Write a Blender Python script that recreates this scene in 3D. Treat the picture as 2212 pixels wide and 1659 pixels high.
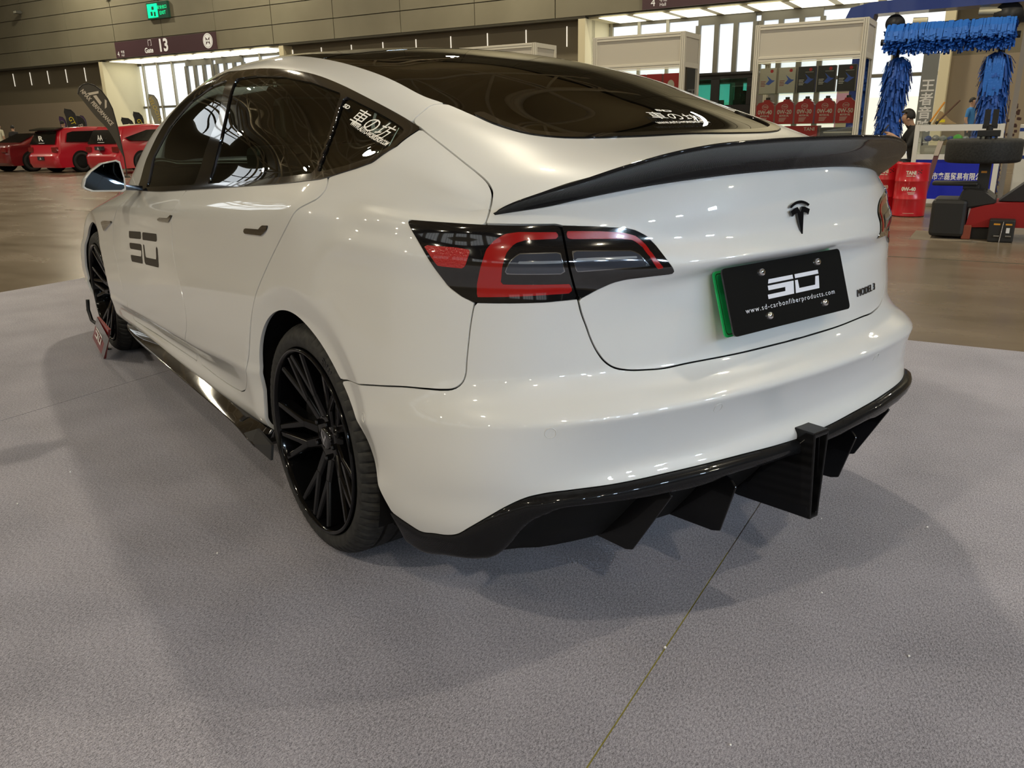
import bpy, bmesh, math, random
import numpy as np
from mathutils import Vector, Matrix
random.seed(7); rng = np.random.default_rng(7)
for o in list(bpy.data.objects): bpy.data.objects.remove(o, do_unlink=True)
scene = bpy.context.scene; COL = scene.collection
# ---------------------------------------------------------------- camera (hand-held phone, metres; rear axle of the white car is the origin, +Y its nose)
cam_pos = Vector((-1.6966, -2.0541, 1.1735)); yaw, pitch, roll, FPX = .6339, .3082, -.0196, 1751.7
fwd = Vector((math.sin(yaw)*math.cos(pitch), math.cos(yaw)*math.cos(pitch), -math.sin(pitch)))
rgt = Vector((math.cos(yaw), -math.sin(yaw), 0)); upv = rgt.cross(fwd)
r2 = math.cos(roll)*rgt+math.sin(roll)*upv; u2 = -math.sin(roll)*rgt+math.cos(roll)*upv
cd = bpy.data.cameras.new('camera'); cam = bpy.data.objects.new('camera', cd); COL.objects.link(cam)
cam.matrix_world = Matrix(((r2.x,u2.x,-fwd.x,cam_pos.x),(r2.y,u2.y,-fwd.y,cam_pos.y),(r2.z,u2.z,-fwd.z,cam_pos.z),(0,0,0,1)))
cd.sensor_width = 36; cd.sensor_fit = 'HORIZONTAL'; cd.lens = FPX/2212*36; cd.clip_start = .02; cd.clip_end = 400
scene.camera = cam
# ---------------------------------------------------------------- light and exposure
wd = bpy.data.worlds.new('world'); scene.world = wd; wd.use_nodes = True
wd.node_tree.nodes['Background'].inputs[0].default_value = (.78,.72,.58,1); wd.node_tree.nodes['Background'].inputs[1].default_value = .02
vs = scene.view_settings; vs.view_transform = 'Standard'; vs.look = 'None'; vs.gamma = 1; vs.use_curve_mapping = False; vs.exposure = -0.12
LAMP_E, COOL_E = 850.0, 340.0      # lens radiance of the roof lamps and of the LED floods
# ---------------------------------------------------------------- car body master surface
import numpy as np
def cubic(tn, P, te):
    """C1 cubic Hermite (non-uniform Catmull-Rom) through P(n,...) at tn, evaluated at te"""
    tn = np.asarray(tn, float); P = np.asarray(P, float); te = np.asarray(te, float)
    n = len(tn); h = np.diff(tn); sh = (n-1,)+(1,)*(P.ndim-1)
    d = np.diff(P, axis=0)/h.reshape(sh)
    m = np.empty_like(P); m[0] = d[0]; m[-1] = d[-1]
    if n > 2:
        h0 = h[:-1].reshape((n-2,)+(1,)*(P.ndim-1)); h1 = h[1:].reshape((n-2,)+(1,)*(P.ndim-1))
        m[1:-1] = (h1*d[:-1]+h0*d[1:])/(h0+h1)
    i = np.clip(np.searchsorted(tn, te, 'right')-1, 0, n-2)
    s = ((te-tn[i])/h[i]).reshape((len(te),)+(1,)*(P.ndim-1)); H = h[i].reshape(s.shape)
    return ((1+2*s)*(1-s)**2*P[i] + s*(1-s)**2*H*m[i] + s*s*(3-2*s)*P[i+1] + s*s*(s-1)*H*m[i+1])
def chord(P):
    d = np.linalg.norm(np.diff(P, axis=0), axis=-1)
    return np.concatenate([[0], np.cumsum(d)])
# plan curves (half width w, Y) at the tail/corner columns for six reference heights, rear centre -> side
PLAN = {
 'deck':   [(0,-.856),(.2,-.846),(.4,-.807),(.57,-.742),(.675,-.682),(.735,-.61),(.775,-.50),(.80,-.38),(.822,-.25)],
 'shoul':  [(0,-.893),(.2,-.882),(.4,-.845),(.58,-.775),(.700,-.705),(.778,-.615),(.822,-.50),(.846,-.38),(.857,-.25)],
 'mid':    [(0,-.915),(.2,-.903),(.4,-.868),(.59,-.797),(.720,-.716),(.800,-.612),(.848,-.50),(.870,-.38),(.885,-.25)],
 'gap':    [(0,-.917),(.2,-.906),(.4,-.875),(.60,-.815),(.745,-.728),(.830,-.61),(.874,-.50),(.894,-.38),(.904,-.25)],
 'crease': [(0,-.982),(.2,-.975),(.4,-.952),(.62,-.893),(.770,-.787),(.851,-.66),(.890,-.52),(.907,-.39),(.912,-.25)],
 'low':    [(0,-.962),(.2,-.956),(.4,-.936),(.62,-.880),(.776,-.787),(.856,-.662),(.892,-.52),(.900,-.39),(.906,-.25)],
 'base':   [(0,-.90),(.2,-.895),(.4,-.88),(.60,-.83),(.74,-.745),(.815,-.64),(.85,-.52),(.865,-.39),(.87,-.25)],
}
PW = lambda a, b, f: [tuple((1-f)*np.array(p)+f*np.array(q)) for p, q in zip(PLAN[a], PLAN[b])]
# rows: plan reference, [Z at the nine tail columns], [recess dY at the nine columns]
Z9 = lambda *a: list(a)
ROWS = [
 ('deck', None, Z9(1.086,1.083,1.072,1.049,1.022,1.003,1.022,1.043,1.060)),
 ('deck','shoul',Z9(1.050,1.047,1.037,1.017,1.000,.990,.998,1.010,1.018), .45),
 ('shoul',None, Z9(.985,.985,.984,.980,.978,.978,.985,.990,.988)),
 ('shoul','mid',Z9(.930,.930,.931,.934,.936,.940,.946,.950,.950), .55),
 ('mid',  None, Z9(.904,.903,.900,.900,.902,.905,.912,.916,.917)),
 ('mid',  None, Z9(.890,.888,.878,.872,.875,.878,.884,.888,.890)),
 ('mid',  None, Z9(.876,.873,.860,.850,.852,.855,.860,.864,.865)),
 ('mid',  'gap',Z9(.860,.857,.845,.828,.828,.830,.834,.837,.838), .15),
 ('mid',  'gap',Z9(.790,.788,.780,.770,.768,.768,.770,.770,.770), .40),
 ('mid',  'gap',Z9(.725,.723,.718,.712,.708,.706,.704,.700,.695), .72),
 ('gap',  None, Z9(.664,.663,.662,.660,.656,.651,.645,.630,.615)),
 ('gap','crease',Z9(.632,.631,.630,.630,.624,.614,.592,.563,.543), .32),
 ('gap','crease',Z9(.608,.608,.608,.608,.599,.585,.556,.523,.500), .78),
 ('crease',None,Z9(.592,.592,.592,.590,.580,.565,.535,.505,.480)),
 ('crease','low',Z9(.574,.574,.574,.571,.562,.547,.517,.486,.462), .42),
 ('crease','low',Z9(.510,.510,.510,.508,.503,.494,.466,.437,.420), 1.45),
 ('crease','low',Z9(.468,.468,.468,.465,.456,.440,.412,.387,.370), 1.55),
 ('low','crease',Z9(.436,.436,.436,.430,.415,.392,.366,.347,.330), .40),
 ('low','base',Z9(.385,.385,.385,.375,.350,.325,.305,.295,.285), .15),
 ('low','base',Z9(.300,.300,.300,.290,.275,.262,.250,.245,.240), .55),
 ('base',None, Z9(.210,.210,.210,.210,.205,.200,.196,.195,.195)),
]
# recess under the boot lip (added to Y, forward is +) for rows 4..9 at columns 0..3
REC = {4:(-.008,-.008,-.006,-.001), 5:(-.018,-.018,-.011,-.001), 6:(-.004,-.004,-.002,0), 7:(.024,.023,.012,0), 8:(.020,.019,.012,.003), 9:(.010,.009,.006,.002)}
# side columns: Y stations and (w,Z) of every row there
SY = [-.08,.12,.35,.6,.9,1.2,1.5,1.8,2.1,2.4,2.65,2.9,3.15,3.36]
def lin(xs, ys): return lambda y: np.interp(y, xs, ys)
belt_w = lambda y: float(cubic([-.25,-.08,.35,.9,1.5,2.1,2.4,2.9,3.36],[.822,.835,.845,.848,.842,.815,.79,.745,.66],[y])[0])
belt_z = lambda y: float(cubic([-.25,-.08,.115,.55,1.137,1.66,2.08,2.4,2.9,3.36],[1.060,1.058,1.038,1.007,.967,.936,.921,.895,.835,.74],[y])[0])
BULGE = [0,.40,.68,.79,.86,.90,.935,.955,.985,1.0,.995,.985,.975,.94,.76,.50,.52,.60,.60,.40,.10]
ZS =    [0,.038,.072,.150,.235,.265,.29,.32,.40,.47,.52,.55,.575,.595,.615,.65,.675,.70,.725,.75,.775]
def side_pt(k, y):
    bz, bw = belt_z(y), belt_w(y)
    wmax = float(np.interp(y, [-.1,.3,.9,1.6,2.2,2.9,3.15,3.30,3.36],[.915,.920,.924,.924,.920,.915,.912,.895,.88]))
    scale = (bz-.235)/(.765)
    z = bz - ZS[k]*scale
    sw = {7:.12,8:.3,9:.5,10:.72,11:.9,12:1,13:1,14:.92,15:.5,16:.2}.get(k, 0)
    if sw: z += sw*float(np.interp(y,[-.1,.45,.9,2.0,2.6],[.045,.055,.022,.0,.0]))
    w = bw + (wmax-bw)*BULGE[k]
    if k >= 13:   # the scooped lower door fades out ahead of the rear arch and at the front wing
        f = float(np.interp(y,[-.1,.40,.72,1.9,2.25],[0,0,1,1,0]))
        flat = wmax - [0,.004,.010,.014,.018,.03,.06,.10][k-13]
        w = f*w + (1-f)*flat
    return (w, y, z)
FRONT = [(.80,3.50),(.62,3.62),(.36,3.69),(.15,3.712),(0,3.716)]
def build_lower():
    loops = []
    for k, r in enumerate(ROWS):
        plan = PLAN[r[0]] if r[1] is None else PW(r[0], r[1], r[3])
        pts = []
        for j, ((w, y), z) in enumerate(zip(plan, r[2])):
            if k in REC and j < 4: y = y + REC[k][j]
            pts.append((w, y, z))
        for y in SY: pts.append(side_pt(k, y))
        w1, y1, z1 = pts[-1]
        for (w, y) in FRONT:
            f = min(1.0,.62+.38*w1/.86); tuck = .02*abs(k-9)/11
            pts.append((w*f, y-.10*((k<4)*(4-k)/4.)-tuck, z1*.98 if k < 8 else z1))
        loops.append(pts)
    return np.array(loops)
LOW = build_lower()                      # (rows, cols, 3) control net, half body, w>0
COLT = chord(LOW[10]); 
def dense_cols():
    t = []
    for i in range(len(COLT)-1):
        L = COLT[i+1]-COLT[i]; step = .0095 if COLT[i+1] < COLT[9] else .016
        n = max(2, int(round(L/step))); t += list(COLT[i]+L*np.arange(n)/n)
    return np.array(t+[COLT[-1]])
TC = dense_cols()
def smooth_grid(G, it, axis, keep_ends=True):
    for _ in range(it):
        A = G.copy()
        if axis == 1: A[:,1:-1] = .5*G[:,1:-1]+.25*(G[:,:-2]+G[:,2:])
        else: A[1:-1] = .5*G[1:-1]+.25*(G[:-2]+G[2:])
        G = A
    return G
def arch_flare(P):
    """push the metal out into flat arch bands round both wheels"""
    for yc, amp in ((0.0,.014),(2.875,.016)):
        r = np.hypot(P[...,1]-yc, P[...,2]-.352)
        band = np.clip((.425-r)/.012, 0, 1); band = band*band*(3-2*band)
        ang = np.clip((P[...,2]-.30)/.10, 0, 1)
        side = np.clip((P[...,0]-.70)/.1, 0, 1)
        P[...,0] -= band*side*amp*(.35+.65*ang)*(np.clip((.425-r)/.06,0,1.2))
    return P
# upper surface: longitudinal curves from boot edge to nose
UY0 = 5                                   # lower column where the boot-edge corner sits
spine = np.array([(-.856,1.086),(-.76,1.108),(-.66,1.124),(-.552,1.144),(-.45,1.178),(-.30,1.240),(-.10,1.312),(.12,1.374),(.40,1.424),(.7,1.450),(1.05,1.454),(1.4,1.435),(1.7,1.378),(2.0,1.265),(2.3,1.12),(2.55,1.01),(2.8,.965),(3.1,.915),(3.4,.835),(3.62,.745)])
edge  = np.array([(-.742,1.049),(-.68,1.080),(-.60,1.108),(-.52,1.138),(-.43,1.166),(-.28,1.207),(-.08,1.265),(.12,1.323),(.40,1.377),(.7,1.410),(1.05,1.416),(1.4,1.400),(1.7,1.345),(2.0,1.245),(2.3,1.09),(2.55,.985),(2.8,.94),(3.1,.885),(3.4,.80),(3.56,.74)])
edge_w= np.array([.57,.56,.54,.52,.507,.518,.540,.55,.552,.552,.552,.555,.565,.585,.61,.60,.58,.55,.50,.45])
rail  = np.array([(-.665,1.014),(-.58,1.058),(-.49,1.098),(-.39,1.138),(-.29,1.172),(-.17,1.206),(-.02,1.250),(.15,1.294),(.42,1.345),(.7,1.368),(1.05,1.371),(1.4,1.336),(1.7,1.264),(2.0,1.152),(2.22,1.00),(2.5,.925),(2.8,.885),(3.1,.83),(3.36,.765),(3.48,.735)])
rail_w= np.array([.70,.690,.675,.660,.652,.648,.645,.645,.649,.652,.652,.662,.684,.722,.765,.745,.705,.665,.60,.55])
def build_upper():
    n = len(spine)
    beltY = np.array([-.61,-.54,-.46,-.38,-.30,-.18,-.02,.16,.42,.7,1.05,1.4,1.7,2.0,2.2,2.45,2.75,3.0,3.25,3.36])
    d = LOW[0]; tb = chord(d)
    # belt curve sampled at given Y from the lower top row
    fine = cubic(tb, d, np.linspace(tb[UY0], tb[-6], 1500))
    B = np.array([fine[np.argmin(abs(fine[:,1]-y))] for y in beltY])
    U = []
    for i in range(n):
        s = (0, spine[i,0], spine[i,1]); e = (edge_w[i], edge[i,0], edge[i,1]); r = (rail_w[i], rail[i,0], rail[i,1]); b = B[i]
        a1 = (edge_w[i]*.36, s[1]*.88+e[1]*.12, s[2]*.885+e[2]*.115)
        a2 = (edge_w[i]*.72, s[1]*.50+e[1]*.50, s[2]*.49+e[2]*.51)
        m = .5*(np.array(r)+b); L = np.linalg.norm(np.array(r)-b)
        m[0] += .035*L if i > 4 else .10*L; m[2] += .01*L if i > 4 else .05*L
        if i == 0:                                       # tail column lies exactly on the boot edge
            dk = cubic(tb, d, np.linspace(0, tb[UY0], 600)); at = lambda w: tuple(dk[np.argmin(abs(dk[:,0]-w))])
            a1, a2, e, r = at(edge_w[0]*.36), at(edge_w[0]*.72), at(edge_w[0]), at(.69); ir = int(np.argmin(abs(dk[:,0]-.69))); m = dk[(ir+599)//2]
        U.append([s, a1, a2, e, r, tuple(m), tuple(b)])
    return np.array(U).transpose(1,0,2)      # (7 rows, n cols, 3)
UP = build_upper()
def half_body():
    """half body (w>0): vertices, smooth normals, quads; the side is one grid from roof spine to sill"""
    L1 = cubic(COLT, LOW.transpose(1,0,2), TC).transpose(1,0,2)
    vr = np.arange(len(LOW), dtype=float); te = []
    for k in range(len(LOW)-1):
        L = np.max(np.linalg.norm(LOW[k+1]-LOW[k], axis=-1)[:14]); n = max(2, int(np.ceil(L/.0095)))
        te += list(k+np.arange(n)/n)
    te = np.array(te+[len(LOW)-1.])
    cl = np.zeros(L1.shape[:2]); cl[1:] = np.cumsum(np.linalg.norm(np.diff(L1, axis=0), axis=-1), axis=0)
    G = np.empty((len(te), L1.shape[1], 3))
    for j in range(L1.shape[1]):
        G[:,j] = cubic(cl[:,j], L1[:,j], np.interp(te, vr, cl[:,j]))
    G = smooth_grid(G, 14, 1); G = smooth_grid(G, 1, 0)
    j0 = int(np.argmin(abs(TC-COLT[UY0]))); j1 = int(np.argmin(abs(TC-COLT[len(PLAN['deck'])+len(SY)-1])))
    ut = np.arange(UP.shape[1], dtype=float)
    by = np.array([G[0,j,1] for j in range(j0, j1+1)])
    TU = np.interp(by, UP[6][:,1], ut)
    for _ in range(30): TU[1:-1] = .5*TU[1:-1]+.25*(TU[:-2]+TU[2:])
    U1 = cubic(ut, UP.transpose(1,0,2), TU).transpose(1,0,2)
    U1[6] = G[0, j0:j1+1]
    us = []
    for k in range(6):
        L = np.max(np.linalg.norm(UP[k+1]-UP[k], axis=-1)); n = max(2, int(np.ceil(L/.012))); us += list(k+np.arange(n)/n)
    us = np.array(us+[6.])
    cu = np.zeros(U1.shape[:2]); cu[1:] = np.cumsum(np.linalg.norm(np.diff(U1, axis=0), axis=-1), axis=0)
    V = np.empty((len(us), U1.shape[1], 3))
    for j in range(U1.shape[1]):
        P = U1[:,j]; c = cu[:,j]; nx = G[min(12, len(G)-1), j0+j]
        Pm = np.concatenate([P[1:2]*np.array([-1,1,1]), P, nx[None]]); cm = np.concatenate([[-c[1]], c, [c[-1]+np.linalg.norm(nx-P[-1])]])
        V[:,j] = cubic(cm, Pm, np.interp(us, np.arange(7.), c))
    nv = len(us)-1
    S = np.concatenate([V[:-1], G[:, j0:j1+1]])        # side grid
    S = smooth_grid(S, 8, 1)
    w0 = S[0,:,1:].copy()
    for _ in range(8):                                   # vertical smoothing, weaker below the belt to keep creases
        A = .5*S[1:-1]+.25*(S[:-2]+S[2:])
        f = np.ones(len(S)-2); f[nv+6:] = 0.0
        S[1:-1] += (A-S[1:-1])*f[:,None,None]
    S[0,:,0] = 0; G[:,0,0] = 0; G[:,-1,0] = 0
    S[nv:] = arch_flare(S[nv:])
    T = G[:, :j0+1].copy(); F = G[:, j1:].copy()
    col = S[:nv+1,0]; o_ = np.argsort(col[:,0]); D_ = np.stack([np.interp(T[0,:,0], col[o_,0], col[o_,k]) for k in range(3)], 1)-T[0]; D_[:,0] = 0
    for k in range(8): T[k] += D_*(1-k/8.)          # tail grid meets the boot deck exactly
    T[:,-1] = S[nv:,0]; F[:,0] = S[nv:,-1]
    verts = []; ids = {}
    def put(A):
        i = len(verts); verts.extend(A.reshape(-1,3)); return np.arange(i, i+A.shape[0]*A.shape[1]).reshape(A.shape[:2])
    iS = put(S); iT = put(T[:,:-1]); iF = put(F[:,1:])
    iT = np.concatenate([iT, iS[nv:,:1]], axis=1); iF = np.concatenate([iS[nv:,-1:], iF], axis=1)
    Q = []
    for I in (iS, iT, iF):
        Q.append(np.stack([I[:-1,:-1], I[1:,:-1], I[1:,1:], I[:-1,1:]], -1).reshape(-1,4))
    Q = np.concatenate(Q); P = np.array(verts)
    d1 = P[Q[:,2]]-P[Q[:,0]]; d2 = P[Q[:,3]]-P[Q[:,1]]; fn = np.cross(d1, d2)
    N = np.zeros_like(P)
    for k in range(4): np.add.at(N, Q[:,k], fn)
    mid = np.where(P[:,0] < 1e-6)[0]; N[mid,0] = 0
    N /= np.linalg.norm(N, axis=1)[:,None]+1e-12
    if N[iS[nv+20, len(by)//2]][0] < 0: N = -N; Q = Q[:, ::-1]
    return P, N, Q
# ---------------------------------------------------------------- helpers: materials
MATS = {}
def mat(name, base=(.8,.8,.8), rough=.5, metal=0., spec=.5, coat=0., coat_rough=.03, emit=None, estr=0., alpha=1., trans=0., ior=1.45, sheen=0.):
    if name in MATS: return MATS[name]
    m = bpy.data.materials.new(name); m.use_nodes = True; b = m.node_tree.nodes['Principled BSDF']
    b.inputs['Base Color'].default_value = (*base, 1); b.inputs['Roughness'].default_value = rough; b.inputs['Metallic'].default_value = metal
    b.inputs['Specular IOR Level'].default_value = spec; b.inputs['Coat Weight'].default_value = coat; b.inputs['Coat Roughness'].default_value = coat_rough
    b.inputs['IOR'].default_value = ior; b.inputs['Transmission Weight'].default_value = trans; b.inputs['Sheen Weight'].default_value = sheen
    if emit: b.inputs['Emission Color'].default_value = (*emit, 1); b.inputs['Emission Strength'].default_value = estr
    MATS[name] = m; return m
def nodes(m): return m.node_tree.nodes, m.node_tree.links, m.node_tree.nodes['Principled BSDF']
def noise_col(m, scale, c1, c2, detail=4, lo=.35, hi=.65, coord='Object', bump=0., bscale=None, bdist=.01, stretch=None, rough=None):
    N, L, b = nodes(m); tc = N.new('ShaderNodeTexCoord'); src = tc.outputs[coord]
    if stretch:
        mp = N.new('ShaderNodeMapping'); mp.inputs['Scale'].default_value = stretch; L.new(src, mp.inputs[0]); src = mp.outputs[0]
    t = N.new('ShaderNodeTexNoise'); t.inputs['Scale'].default_value = scale; t.inputs['Detail'].default_value = detail; L.new(src, t.inputs[0])
    r = N.new('ShaderNodeValToRGB'); r.color_ramp.elements[0].position = lo; r.color_ramp.elements[1].position = hi
    r.color_ramp.elements[0].color = (*c1,1); r.color_ramp.elements[1].color = (*c2,1)
    L.new(t.outputs[0], r.inputs[0]); L.new(r.outputs[0], b.inputs['Base Color'])
    if bump:
        t2 = N.new('ShaderNodeTexNoise'); t2.inputs['Scale'].default_value = bscale or scale; t2.inputs['Detail'].default_value = 3; L.new(src, t2.inputs[0])
        bp = N.new('ShaderNodeBump'); bp.inputs['Strength'].default_value = bump; bp.inputs['Distance'].default_value = bdist
        L.new(t2.outputs[0], bp.inputs['Height']); L.new(bp.outputs[0], b.inputs['Normal'])
    if rough:
        mr = N.new('ShaderNodeMapRange'); mr.inputs['To Min'].default_value = rough[0]; mr.inputs['To Max'].default_value = rough[1]
        L.new(t.outputs[0], mr.inputs[0]); L.new(mr.outputs[0], b.inputs['Roughness'])
    return m
def glass(name, tint=(.1,.12,.1), refl=1.0, rough=.0):
    if name in MATS: return MATS[name]
    m = bpy.data.materials.new(name); m.use_nodes = True; N, L = m.node_tree.nodes, m.node_tree.links; N.clear()
    o = N.new('ShaderNodeOutputMaterial'); mx = N.new('ShaderNodeMixShader'); tr = N.new('ShaderNodeBsdfTransparent'); gl = N.new('ShaderNodeBsdfGlossy'); fr = N.new('ShaderNodeFresnel')
    tr.inputs[0].default_value = (*tint,1); gl.inputs['Roughness'].default_value = rough; fr.inputs[0].default_value = 1.5; gl.inputs[0].default_value = (refl,refl,refl,1)
    L.new(fr.outputs[0], mx.inputs[0]); L.new(tr.outputs[0], mx.inputs[1]); L.new(gl.outputs[0], mx.inputs[2]); L.new(mx.outputs[0], o.inputs[0])
    MATS[name] = m; return m
# ---------------------------------------------------------------- helpers: objects
def tag(o, label, cat, group=None, kind=None):
    if label: o['label'] = label
    if cat: o['category'] = cat
    if group: o['group'] = group
    if kind: o['kind'] = kind
    return o
def empty(name, loc=(0,0,0), rz=0, label=None, cat=None, group=None):
    o = bpy.data.objects.new(name, None); COL.objects.link(o); o.location = loc; o.rotation_euler = (0,0,rz); o.empty_display_size = .1
    return tag(o, label, cat, group)
def mesh_obj(name, V, F, m, parent=None, smooth=False, normals=None, mats=None, fmat=None, label=None):
    me = bpy.data.meshes.new(name); me.from_pydata([tuple(map(float, v)) for v in V], [], [tuple(map(int, f)) for f in F]); 
    if mats:
        for q in mats: me.materials.append(q)
        if fmat is not None: me.polygons.foreach_set('material_index', list(fmat))
    elif m: me.materials.append(m)
    if smooth: me.polygons.foreach_set('use_smooth', [True]*len(me.polygons))
    if normals is not None: me.normals_split_custom_set_from_vertices([tuple(map(float, n)) for n in normals])
    o = bpy.data.objects.new(name, me); COL.objects.link(o)
    if parent: o.parent = parent
    if label: o['label'] = label
    return o
class MB:
    """collects shapes into one mesh"""
    def __init__(s): s.v = []; s.f = []; s.sm = []
    def add(s, V, F, smooth=False):
        i = len(s.v); s.v += [tuple(v) for v in V]; s.f += [tuple(i+k for k in f) for f in F]; s.sm += [smooth]*len(F); return s
    def box(s, x0, x1, y0, y1, z0, z1, bev=0):
        if bev:
            bm = bmesh.new(); bmesh.ops.create_cube(bm, size=1)
            for v in bm.verts: v.co = ((x0+x1)/2+v.co.x*(x1-x0), (y0+y1)/2+v.co.y*(y1-y0), (z0+z1)/2+v.co.z*(z1-z0))
            bmesh.ops.bevel(bm, geom=bm.edges[:], offset=bev, segments=2, affect='EDGES', profile=.5)
            bm.verts.index_update(); r = s.add([v.co[:] for v in bm.verts], [[v.index for v in f.verts] for f in bm.faces]); bm.free(); return r
        return s.add([(x0,y0,z0),(x1,y0,z0),(x1,y1,z0),(x0,y1,z0),(x0,y0,z1),(x1,y0,z1),(x1,y1,z1),(x0,y1,z1)],
                     [(0,3,2,1),(4,5,6,7),(0,1,5,4),(1,2,6,5),(2,3,7,6),(3,0,4,7)])
    def hexa(s, P8): return s.add(P8, [(0,3,2,1),(4,5,6,7),(0,1,5,4),(1,2,6,5),(2,3,7,6),(3,0,4,7)])
    def prism(s, poly, axis, a, b):
        """polygon in the plane normal to axis, extruded a..b ; poly gives the two other coords in order"""
        n = len(poly)
        def p(q, t): return {'x':(t,q[0],q[1]), 'y':(q[0],t,q[1]), 'z':(q[0],q[1],t)}[axis]
        V = [p(q,a) for q in poly]+[p(q,b) for q in poly]
        F = [tuple(range(n))[::-1], tuple(range(n,2*n))]+[(i,(i+1)%n,n+(i+1)%n,n+i) for i in range(n)]
        return s.add(V, F)
    def tube(s, pts, r, seg=8, cap=True, smooth=True):
        pts = [Vector(p) for p in pts]; rs = r if isinstance(r, (list,tuple)) else [r]*len(pts); V = []; F = []
        up = None
        for i, p in enumerate(pts):
            t = (pts[min(i+1,len(pts)-1)]-pts[max(i-1,0)]).normalized()
            if up is None: up = Vector((0,0,1)) if abs(t.z) < .9 else Vector((1,0,0))
            a = (up - t*up.dot(t)).normalized(); b = t.cross(a); up = a
            for k in range(seg):
                q = 2*math.pi*k/seg; V.append(p+rs[i]*(math.cos(q)*a+math.sin(q)*b))
        for i in range(len(pts)-1):
            for k in range(seg): F.append((i*seg+k, i*seg+(k+1)%seg, (i+1)*seg+(k+1)%seg, (i+1)*seg+k))
        s.add(V, F, smooth)
        if cap:
            n = len(pts); s.add([V[k] for k in range(seg)], [tuple(range(seg))[::-1]]); s.add([V[(n-1)*seg+k] for k in range(seg)], [tuple(range(seg))])
        return s
    def lathe(s, prof, axis='z', seg=32, c=(0,0,0), smooth=True, close=False):
        """profile [(r,h)...] revolved about axis through c"""
        V = []; F = []; n = len(prof)
        for k in range(seg):
            q = 2*math.pi*k/seg; co, si = math.cos(q), math.sin(q)
            for r, h in prof:
                p = {'z':(r*co, r*si, h), 'x':(h, r*co, r*si), 'y':(r*si, h, r*co)}[axis]
                V.append((p[0]+c[0], p[1]+c[1], p[2]+c[2]))
        m = n if close else n-1
        for k in range(seg):
            a = k*n; b = ((k+1)%seg)*n
            for i in range(m): F.append((a+i, b+i, b+(i+1)%n, a+(i+1)%n))
        return s.add(V, F, smooth)
    def build(s, name, m, parent=None, label=None, xf=None):
        me = bpy.data.meshes.new(name); V = s.v if xf is None else [xf @ Vector(v) for v in s.v]
        me.from_pydata([tuple(v) for v in V], [], s.f); me.polygons.foreach_set('use_smooth', s.sm)
        if m: me.materials.append(m)
        me.validate(); o = bpy.data.objects.new(name, me); COL.objects.link(o)
        if parent: o.parent = parent
        if label: o['label'] = label
        return o
def copy_tree(o, parent=None):
    c = o.copy(); COL.objects.link(c); c.parent = parent
    for ch in list(o.children): copy_tree(ch, c)
    return c
FONTS = {}
def text_mesh(body, size=1.0, extrude=0., shear=0., space=1.0, align='CENTER', bold=0.):
    cu = bpy.data.curves.new('lettering', 'FONT'); cu.body = body; cu.size = size; cu.align_x = align; cu.align_y = 'CENTER'; cu.extrude = extrude; cu.shear = shear; cu.space_character = space; cu.offset = bold; cu.resolution_u = 3
    o = bpy.data.objects.new('lettering', cu); COL.objects.link(o)
    dg = bpy.context.evaluated_depsgraph_get(); me = bpy.data.meshes.new_from_object(o.evaluated_get(dg)); 
    V = [v.co.copy() for v in me.vertices]; F = [tuple(p.vertices) for p in me.polygons]
    bpy.data.objects.remove(o); bpy.data.curves.remove(cu); bpy.data.meshes.remove(me)
    return V, F
def text_obj(name, body, m, origin, ux, uy, size, parent=None, lift=.001, fitw=None, **k):
    """flat lettering at origin, baseline direction ux, up direction uy"""
    V, F = text_mesh(body, size, **k); ux = Vector(ux).normalized(); uy = Vector(uy).normalized(); n = ux.cross(uy); o = Vector(origin)
    sx = 1.
    if fitw:
        xs = [v.x for v in V]; sx = fitw/(max(xs)-min(xs)+1e-9)
    return mesh_obj(name, [o+ux*v.x*sx+uy*v.y+n*(lift+v.z) for v in V], F, m, parent)
# ---------------------------------------------------------------- helpers: cutting the body surface
def resample(P, n, closed=False):
    P = np.asarray(P, float)
    if closed: P = np.concatenate([P, P[:1]])
    t = chord(P); return np.stack([np.interp(np.linspace(0, t[-1], n, endpoint=not closed), t, P[:,k]) for k in range(P.shape[1])], 1)
def spl(P, n):
    P = np.asarray(P, float); t = chord(P); return cubic(t, P, np.linspace(0, t[-1], n))
def round_poly(P, r, seg=4):
    """round the corners of a closed 2D polygon"""
    P = np.asarray(P, float); out = []; n = len(P)
    for i in range(n):
        a, b, c = P[i-1], P[i], P[(i+1)%n]; u = a-b; v = c-b; lu, lv = np.linalg.norm(u), np.linalg.norm(v); d = min(r, .45*lu, .45*lv)
        p0 = b+u/lu*d; p1 = b+v/lv*d
        for k in range(seg+1):
            t = k/seg; out.append((1-t)**2*p0+2*t*(1-t)*b+t*t*p1)
    return np.array(out)
def sdf(A, poly):
    """signed distance of 2D points to a closed polygon, inside positive"""
    poly = np.asarray(poly, float); D = np.full(len(A), 1e9); ins = np.zeros(len(A), bool); n = len(poly)
    for i in range(n):
        a = poly[i]; b = poly[(i+1)%n]; e = b-a; L = e@e
        if L < 1e-14: continue
        w = A-a; t = np.clip((w@e)/L, 0, 1); q = w-t[:,None]*e; D = np.minimum(D, (q*q).sum(1))
        c1 = (a[1] <= A[:,1]) & (b[1] > A[:,1]) ; c2 = (a[1] > A[:,1]) & (b[1] <= A[:,1])
        cr = e[0]*w[:,1]-e[1]*w[:,0]
        ins ^= (c1 & (cr > 0)) | (c2 & (cr < 0))
    D = np.sqrt(D); return np.where(ins, D, -D)
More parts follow.
